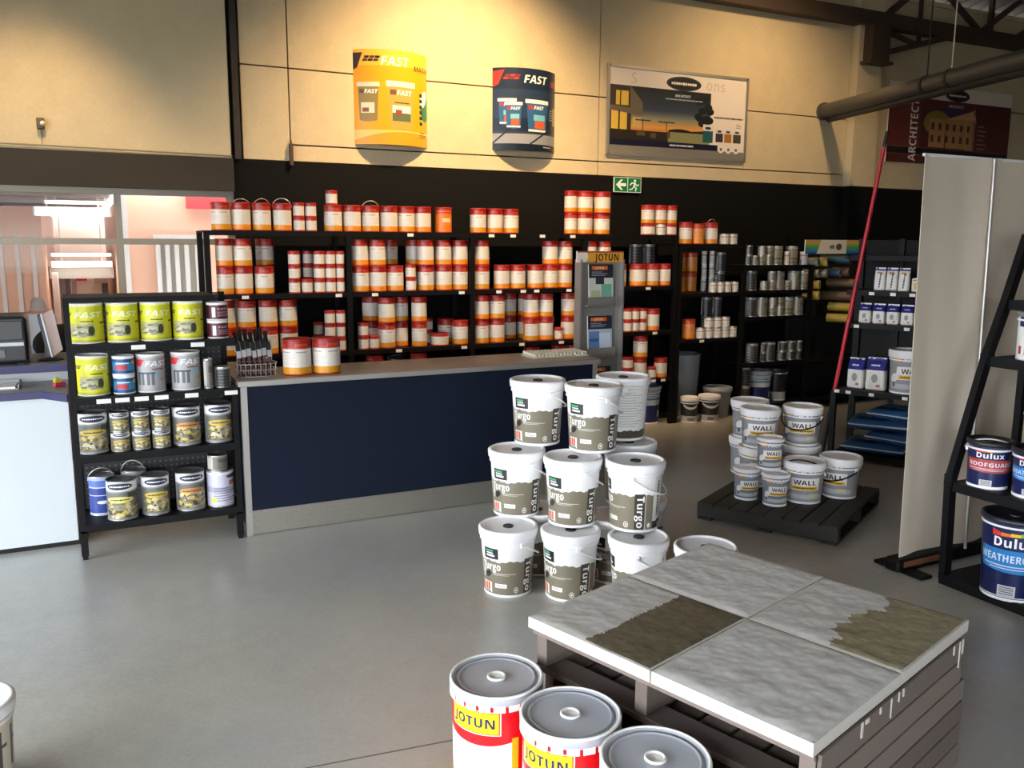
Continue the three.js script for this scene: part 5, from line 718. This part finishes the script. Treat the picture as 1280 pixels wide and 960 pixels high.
// ================================================================ DRUMS in front
{
  const drum = (x, z, off, label) => {
    const r = 0.143, h = 0.36, t = thing('paint_drum', label, 'paint drum', [x, 0, z], facing(x, z, off), 'red and yellow drums in the foreground');
    const seg = 64;
    part('body', cached('drum', () => mergeGeometries([new THREE.CylinderGeometry(r - 0.003, r - 0.006, h - 0.03, seg, 1, true, -Math.PI).translate(0, h / 2 - 0.012, 0), new THREE.CircleGeometry(r - 0.006, seg).rotateX(Math.PI / 2).translate(0, 0.003, 0)])), mats.jotunDrum, t);
    part('base_rim', cached('drumr', () => lathe([[r * 0.95, 0], [r * 0.99, 0], [r * 0.995, 0.006], [r * 0.97, 0.01]], seg)), M.tin, t);
    const lid = part('lid', cached('druml', () => lathe([[r - 0.002, h - 0.03], [r + 0.003, h - 0.029], [r + 0.005, h - 0.02], [r + 0.005, h - 0.004], [r + 0.002, h], [r - 0.005, h + 0.001], [r - 0.009, h - 0.003], [r - 0.012, h - 0.008], [r - 0.018, h - 0.008], [r - 0.021, h - 0.002], [r - 0.026, h - 0.003], [r - 0.03, h - 0.008], [0.032, h - 0.01], [0.029, h - 0.004], [0.022, h - 0.004], [0.02, h - 0.012], [0, h - 0.012]], seg)), std('#b4b9c2', 0.42, 0.15), t);
    // crimped lugs of the lid, folded down over the red print
    for (let i = 0; i < 20; i++) { const a = i / 20 * Math.PI * 2; part('lug', cached('drumlug', () => rbox(0.036, 0.022, 0.005, 0.002)), M.white, lid).position.set(Math.sin(a) * (r + 0.0015), h - 0.036, Math.cos(a) * (r + 0.0015)); lid.children[lid.children.length - 1].rotation.y = a; }
    part('lid_ring', cached('drumring', () => new THREE.TorusGeometry(r - 0.001, 0.0055, 10, seg).rotateX(Math.PI / 2).translate(0, h - 0.002, 0)), M.white, lid);
    part('bung', cached('drumbung', () => lathe([[0.03, h - 0.008], [0.03, h - 0.001], [0.026, h + 0.001], [0.022, h - 0.001], [0.02, h - 0.006], [0, h - 0.006]], 24)), M.white, lid);
  };
  drum(1.085, -2.29, -0.56, 'red and yellow paint drum farthest left of the foreground drums');
  drum(1.185, -2.0, -0.56, 'red and yellow paint drum in the middle of the foreground drums');
  drum(1.278, -1.712, -0.56, 'paint drum with broad grey lid, nearest the frame\'s bottom edge');
  drum(1.36, -1.4, -0.56, 'paint drum barely showing at the frame\'s bottom, under the slab corner');
}
pailThing('bucket', 'pale bucket cut off by the lower left frame edge', 0.13, 0.118, 0.3, mats.cornerPail, [-0.415, 0, -2.95], 0.6, undefined, { hand: null });

// ================================================================ RIGHT DISPLAY RACK
{
  const t = thing('display_rack', 'black leaning metal display rack of navy pails at right edge', 'rack'), z0 = -2.79, z1 = -1.5;
  const prof = [[3.86, 0.02], [3.84, 0.54], [4.03, 1.15], [4.14, 1.42], [4.26, 1.75]];
  for (const z of [z0, z1]) {
    const f = part('end_frame', [...prof.slice(0, -1).map((p, i) => bar([p[0], p[1], z], [prof[i + 1][0], prof[i + 1][1], z], 0.035, 0.05)), bar([4.33, 0, z], [4.33, 1.78, z], 0.035, 0.035), bar([3.84, 0.02, z], [4.34, 0.02, z], 0.035, 0.04)], M.rack, t);
    part('knuckle', box(3.82, 3.86, 0.51, 0.57, z - 0.022, z + 0.022), M.rack, f); part('knuckle', box(4.01, 4.06, 1.12, 1.17, z - 0.022, z + 0.022), M.rack, f);
  }
  for (const [x, y] of [[3.82, 0.045], [3.84, 0.53], [4.03, 1.15], [4.14, 1.43]]) part('shelf', [box(x, 4.32, y - 0.02, y, z0 + 0.0, z1), box(x - 0.005, x + 0.012, y - 0.045, y + 0.004, z0, z1)], M.rack, t);
  part('back_rail', [box(4.32, 4.34, 1.0, 1.03, z0, z1), box(4.32, 4.34, 0.3, 0.33, z0, z1)], M.rack, t);
  const g = 'pails on the right display rack', face = -Math.PI / 2 + 0.75;
  const pl = (x, y, z, rt, rb, h, m, label, o = {}) => pailThing('paint_pail', label, rt, rb, h, mats[m], [x, y, z], (o.turn ?? facing(x, z, 0.05)), g, { lidM: M.darkPlastic, hand: null, plug: true, lidH: 0.025, collar: M.whitePlastic, ...o });
  pl(3.905, 0.046, -2.48, 0.138, 0.122, 0.4, 'guardBlue', 'big navy and blue WEATHERGUARD pail on the rack\'s lowest shelf', { lidM: std('#20242e', 0.4) });
  pl(3.94, 0.531, -2.665, 0.097, 0.09, 0.235, 'guardRed', 'navy and red pail with white wire handle on rack\'s second shelf', { hand: 'up', handM: M.wire });
  pl(3.97, 0.531, -2.45, 0.097, 0.09, 0.235, 'guardBlue', 'navy and blue pail beside the red one, rack\'s second shelf', { turn: facing(3.97, -2.45, -0.1) });
  pl(4.06, 0.531, -2.2, 0.097, 0.09, 0.235, 'guardBlue', 'navy pail farther along the rack\'s second shelf', {});
  pl(4.0, 0.768, -2.44, 0.083, 0.077, 0.2, 'guardBlue', 'small blue pail standing on the second shelf\'s navy pail', { hand: 'up', handM: M.wire });
  pl(4.15, 1.151, -2.62, 0.087, 0.085, 0.235, 'duluxWhite', 'white tin with navy crest and green square, rack\'s third shelf', { lidM: M.tin });
  pl(4.23, 1.431, -2.5, 0.06, 0.058, 0.15, 'duluxWhite', 'small white tin on the rack\'s upper shelf', { lidM: M.tin });
}
// ================================================================ ROLL-UP BANNER (seen from behind)
{
  const t = thing('roll_up_banner', 'tall pale roll-up banner seen from behind, beside the pail rack', 'banner', [3.775, 0, -3.02], 0);
  const cloth = new THREE.MeshPhysicalMaterial({ color: '#efe4d2', roughness: 0.8, transmission: 0.3, thickness: 0 });
  const W = 1.0, Hh = 2.14, g = new THREE.BoxGeometry(W, Hh - 0.06, 0.003, 40, 30, 1), p = g.attributes.position;
  for (let i = 0; i < p.count; i++) { const x = p.getX(i), y = p.getY(i) / Hh + 0.5; p.setZ(i, p.getZ(i) + (Math.sin(x * 11 + 1) * 0.014 + Math.sin(x * 23 + y * 2) * 0.005) * (1 - y * 0.5) - 0.0); p.setX(i, x - 0.03 * y); }
  g.computeVertexNormals(); part('sheet', g.translate(W / 2, Hh / 2 + 0.03, 0), cloth, t);
  part('top_bar', rbox(W, 0.016, 0.014, 0.004).translate(W / 2 - 0.035, Hh, 0), M.white, t);
  part('support_pole', [rod([0.47, 0.06, 0.06], [0.475, 2.14, 0.02], 0.009, 12)], M.alu, t);
  const base = part('base', rbox(1.04, 0.07, 0.1, 0.02).translate(W / 2 - 0.03, 0.035, 0.01), M.rack, t); part('foot', [rbox(0.09, 0.018, 0.3, 0.006).translate(0.02, 0.009, 0.03), rbox(0.09, 0.018, 0.3, 0.006).translate(W - 0.08, 0.009, 0.03)], M.rack, base); part('label_strip', rbox(0.3, 0.03, 0.006, 0.002).translate(0.14, 0.045, 0.062), std('#7a4a34', 0.5), base);
}
// ================================================================ GONDOLA of bags, right of the back racks
{
  const yaw = Math.atan2(-0.92, 0.38), O = [5.34, 0, -4.98];   // local +x runs along the shelf front towards the viewer, local -z goes into the shelf
  const t = thing('gondola_shelf', 'black gondola shelf of white bags and sacks behind the banner', 'shelf', O, yaw);
  const L = 1.25, D = 0.42;
  for (const x of [0, L]) { part('post', box(x - 0.025, x + 0.025, 0, 1.75, -D - 0.04, -D), M.rack, t); part('foot', box(x - 0.02, x + 0.02, 0, 0.55, -0.045, -0.005), M.rack, t); }
  for (const x of [0.31, 0.62, 0.93]) part('back_post', box(x - 0.02, x + 0.02, 0.04, 1.75, -D - 0.03, -D - 0.005), M.rack, t);
  part('back_panel', box(0.03, L - 0.03, 0.62, 1.74, -D - 0.045, -D - 0.032), M.blackMatt, t);
  for (const [y, d, tg] of [[0.06, D, []], [0.57, D, [0.03, 0.12, 0.3, 0.55]], [1.09, 0.34, [0.12, 0.5]], [1.35, 0.34, [0.22, 0.38, 0.52]], [1.62, 0.3, []]]) { const zf = -(0.42 - d); const s = part('shelf', [box(0.026, L - 0.026, y - 0.014, y, -D + 0.001, zf), box(0.026, L - 0.026, y - 0.04, y - 0.014, zf - 0.012, zf)], M.rack, t); for (const x of tg) part('price_tag', box(x - 0.02, x + 0.02, y - 0.034, y - 0.01, zf, zf + 0.004), M.tagWhite, s); }
  const at = (s, y, w) => { const v = new THREE.Vector3(s, y, -w).applyAxisAngle(new THREE.Vector3(0, 1, 0), yaw); return [O[0] + v.x, y, O[2] + v.z]; };
  const bagTex = (top, k) => canvas(256, 320, (g, w, h) => { g.fillStyle = '#e9e6e0'; g.fillRect(0, 0, w, h); g.fillStyle = top; g.fillRect(0, 0, w, k === 2 ? 40 : 120); if (k === 0) { g.fillStyle = '#d7d4ce'; g.fillRect(60, 130, 140, 160); g.fillStyle = '#8d8a88'; g.beginPath(); g.ellipse(128, 200, 40, 44, 0, 0, 7); g.fill(); scrawl(g, 70, 60, 110, 24, '#dfe2f0'); g.fillStyle = '#a86a50'; g.fillRect(150, 260, 50, 24); } if (k === 2) { g.save(); g.translate(100, 280); g.rotate(-1.45); scrawl(g, 0, 0, 210, 54, '#3b3f66'); g.restore(); g.fillStyle = '#b98a3a'; g.fillRect(60, 60, 120, 20); } });
  const bagM = [printed(bagTex('#23267c', 0), 0.45), printed(bagTex('#4b4b8c', 2), 0.45)];
  const bagGeo = (w, h, d) => {   // filled bag: fat low down, pinched along a seam at the top
    const NU = 28, NV = 16, pos = [], uv = [], idx = [];
    for (let j = 0; j <= NV; j++) for (let i = 0; i <= NU; i++) {
      const v = j / NV, a = i / NU * Math.PI * 2, c = Math.cos(a), s2 = Math.sin(a), e = 0.55; const th = v < 0.08 ? 0.8 + v * 2.5 : v > 0.62 ? Math.max(0.06, 1 - ((v - 0.62) / 0.34) ** 1.3) : 1, wd = v < 0.06 ? 0.93 : 1 - 0.06 * v + Math.max(0, v - 0.85) * 0.3;
      const x = Math.sign(c) * Math.abs(c) ** e * w / 2 * wd, z = Math.sign(s2) * Math.abs(s2) ** e * d / 2 * th + n3(x * 30, v * 6, w * 50) * 0.004; pos.push(x, v * h + (v > 0.95 ? n2(x * 40, w * 9) * 0.004 : 0), z); uv.push(x / w + 0.5, v);
    }
    for (let j = 0; j < NV; j++) for (let i = 0; i < NU; i++) { const a = j * (NU + 1) + i, b = a + NU + 1; idx.push(a, b, a + 1, b, b + 1, a + 1); }
    const c0 = pos.length / 3; pos.push(0, 0, 0); uv.push(0.5, 0); for (let i = 0; i < NU; i++) idx.push(c0, i, i + 1);
    const g = new THREE.BufferGeometry(); g.setAttribute('position', new THREE.Float32BufferAttribute(pos, 3)); g.setAttribute('uv', new THREE.Float32BufferAttribute(uv, 2)); g.setIndex(idx); g.computeVertexNormals(); return g;
  };
  const bag = (s, y, w2, w, h, d, k, label, grp) => { const o = thing('filler_bag', label, 'bag', at(s, y, w2), yaw + rr(-0.08, 0.08), grp); part('sack', bagGeo(w, h, d), bagM[k], o); part('seam', rbox(w * 0.9, 0.012, 0.006, 0.002).translate(0, h - 0.004, 0), M.white, o); return o; };
  bag(0.13, 0.571, 0.13, 0.13, 0.24, 0.09, 0, 'white bag with blue top, left of the wide bag, lower gondola shelf', 'blue-topped bags');
  bag(0.285, 0.571, 0.13, 0.155, 0.255, 0.1, 0, 'wide white bag with blue top beside the white-lidded pail', 'blue-topped bags');
  pailThing('coating_pail', 'large grey pail with white lid on the gondola shelf, beside bags', 0.133, 0.12, 0.335, mats.wallBig, at(0.5, 0.571, 0.17), yaw + 0.3, undefined, { hand: null, plug: false, lidH: 0.06 });
  [[0.15, 'first'], [0.256, 'second'], [0.362, 'third'], [0.468, 'fourth'], [0.574, 'fifth']].forEach(([s, n]) => bag(s, 1.091, 0.18, 0.095, 0.155, 0.07, 0, `low blue-topped bag, ${n} from left on the gondola's middle shelf`, 'blue-topped bags'));
  [[0.245, 'left'], [0.335, 'middle'], [0.425, 'right']].forEach(([s, n]) => bag(s, 1.351, 0.18, 0.085, 0.175, 0.06, 1, `slim white bag with dark upright lettering, ${n} of three, gondola`, 'slim white bags'));
  const boxTex = canvas(256, 160, (g, w, h) => { g.fillStyle = '#d9d3c4'; g.fillRect(0, 0, w, h); g.fillStyle = '#d9a32c'; g.fillRect(60, 50, 130, 80); g.fillStyle = '#8a7a50'; g.fillRect(20, 14, 200, 14); });
  for (const [s, y, l, m] of [[0.53, 1.351, 'pale box with yellow panel right of the slim white bags', printed(boxTex, 0.5)], [0.62, 1.351, 'pale box with yellow panel nearest the banner edge', printed(boxTex, 0.5)], [0.58, 1.621, 'dark cream carton on the gondola\'s top shelf', std('#6a6458', 0.6)]]) { const o = thing('carton', l, 'box', at(s, y, 0.2), yaw, 'cartons on the gondola'); part('body', rbox(0.084, y > 1.5 ? 0.15 : 0.1, 0.1, 0.004).translate(0, y > 1.5 ? 0.075 : 0.05, 0), m, o); part('flap', box(-0.04, 0.04, y > 1.5 ? 0.15 : 0.1, y > 1.5 ? 0.152 : 0.102, -0.045, 0.0), M.tagWhite, o); }
  // pile of blue sacks on the lowest shelf
  const sackTex = canvas(256, 256, (g, w, h) => { g.fillStyle = '#274f7c'; g.fillRect(0, 0, w, h); g.fillStyle = '#2f6a92'; g.fillRect(30, 40, 120, 90); g.fillStyle = '#7f9a86'; g.fillRect(150, 130, 80, 60); g.fillStyle = '#14284a'; g.fillRect(0, 180, 140, 50); scrawl(g, 40, 150, 90, 20, '#c2cede'); });
  const sackM = printed(sackTex, 0.35), rim = std('#cfd6de', 0.5);
  [[0.3, 0.061, 0.2, 0.12, 'bottom sack'], [0.5, 0.155, 0.2, -0.1, 'second sack'], [0.33, 0.249, 0.21, 0.22, 'third sack'], [0.5, 0.343, 0.21, -0.04, 'topmost sack']].forEach(([s, y, w2, tw, n]) => {
    const o = thing('filler_sack', `blue plastic sack with white edges, ${n} of the gondola pile`, 'sack', at(s, y, w2), yaw + tw, 'blue sacks in a pile');
    const W = 0.46, D2 = 0.34, h = 0.1, g = new THREE.BoxGeometry(W, h, D2, 24, 4, 18), p = g.attributes.position;
    for (let i = 0; i < p.count; i++) { const x = p.getX(i), z = p.getZ(i), e = Math.min(W / 2 - Math.abs(x), D2 / 2 - Math.abs(z)), f = 0.25 + 0.75 * Math.min(1, Math.sqrt(Math.max(0, e) / 0.07)); p.setY(i, h / 2 + (p.getY(i)) * f * (1 + n2(x * 9 + s * 7, z * 9) * 0.1)); }
    g.computeVertexNormals(); part('sack', g, sackM, o); part('edge_seam', [rbox(W + 0.012, 0.007, 0.014, 0.003).translate(0, h / 2, D2 / 2), rbox(0.014, 0.007, D2, 0.003).translate(-W / 2, h / 2, 0), rbox(0.014, 0.007, D2, 0.003).translate(W / 2, h / 2, 0)], rim, o);
  });
  // red extension pole leaning in the corner of the gondola
  const pole = thing('roller_pole', 'long red roller extension pole leaning beside the gondola', 'pole');
  const a = new THREE.Vector3(5.34, 0.0, -5.06), top = new THREE.Vector3(5.53, 2.55, -4.8), mid = a.clone().lerp(top, 0.2), cap = a.clone().lerp(top, 0.955);
  part('red_tube', rod(mid.toArray(), cap.toArray(), 0.0155, 14), M.red, pole); part('lower_grip', rod(a.toArray(), mid.toArray(), 0.018, 14), M.grip, pole); part('threaded_tip', rod(cap.toArray(), top.toArray(), 0.013, 12), M.grip, pole); part('collar', rod(mid.clone().lerp(top, 0.42).toArray(), mid.clone().lerp(top, 0.45).toArray(), 0.019, 14), std('#8f1526', 0.4), pole);
}
// ---------------------------------------------------------------- roll display with rainbow header, end of the back racks
{
  const t = thing('roll_display', 'dark peg display of masking rolls under a rainbow header strip', 'display');
  part('back_board', box(6.72, 8.3, 0, 1.6, -6.98, -6.94), M.blackMatt, t); for (const x of [6.72, 8.26]) part('post', box(x, x + 0.04, 0, 1.78, -7.02, -6.98), M.rack, t);
  for (const y of [0.1, 0.5]) part('shelf', box(6.72, 8.3, y - 0.02, y, -6.94, -6.6), M.rack, t);
  const tx = canvas(1024, 140, (g, w, h) => { const seg = (x0, x1) => { const c = ['#b98a5a', '#a8a040', '#6f9a3c', '#3f8f6a', '#2f7f9a', '#28509a']; c.forEach((k, i) => { g.fillStyle = k; g.fillRect(x0, i * h / 6, x1 - x0, h / 6 + 1); }); }; seg(0, w); g.fillStyle = '#cfcabb'; g.beginPath(); g.moveTo(150, 0); g.lineTo(400, 0); g.lineTo(400, h); g.lineTo(110, h); g.fill(); g.fillRect(700, 0, 170, h); for (const x of [235, 745]) { scrawl(g, x, 40, 46, 60, '#4a4a42'); g.fillStyle = '#4a4a42'; g.beginPath(); g.ellipse(x + 90, 70, 28, 34, 0, 0, 7); g.fill(); } });
  part('header_strip', new THREE.BoxGeometry(1.45, 0.14, 0.012).translate(7.24, 1.68, -6.56), [M.white, M.white, M.white, M.white, printed(tx, 0.5), M.white], t); part('header_bracket', [box(6.76, 6.78, 1.6, 1.72, -6.96, -6.567), box(7.9, 7.92, 1.6, 1.72, -6.96, -6.567)], M.rack, t);
  const cols = { g: '#7d7a6a', y: '#b39a3a', b: '#1f4358', n: '#6a5238' };
  [[6.78, 1.525, 'g'], [6.905, 1.525, 'y'], [6.79, 1.41, 'g'], [6.9, 1.41, 'g'], [6.81, 1.295, 'y'], [6.81, 1.185, 'y'], [7.22, 1.545, 'b', 0.3], [7.09, 1.41, 'b', 0.16], [7.21, 1.42, 'n', 0.16], [7.33, 1.3, 'n', 0.3], [7.27, 1.165, 'n', 0.3], [7.29, 1.05, 'y', 0.24], [7.28, 0.93, 'y', 0.24]].forEach(([x, y, c, L = 0.16], i) => {
    const words = { g: 'grey', y: 'yellow', b: 'blue', n: 'brown' }[c];
    const o = thing('masking_roll', `${words} paper roll, ${ORD[i]} counted down from the rainbow header's left`, 'roll', [x, y, -6.62], 0.55, 'rolls under the rainbow header');
    part('sleeve', new THREE.CylinderGeometry(0.046, 0.046, L, 22, 1, true).rotateX(Math.PI / 2).translate(0, 0, -L / 2), std(cols[c], 0.55), o);
    part('end_face', new THREE.RingGeometry(0.024, 0.046, 22), std('#b9b5a4', 0.7), o); part('core', new THREE.CylinderGeometry(0.024, 0.024, L, 16, 1, true).rotateX(Math.PI / 2).translate(0, 0, -L / 2), std('#57503f', 0.8), o); part('rear_face', new THREE.RingGeometry(0.024, 0.046, 22).rotateY(Math.PI).translate(0, 0, -L), std('#b9b5a4', 0.7), o);
    part('peg', rod([x, y, -6.62], [x - 0.18, y, -6.945], 0.008, 8), M.rack, t);
  });
}
renderer.render(scene, camera);
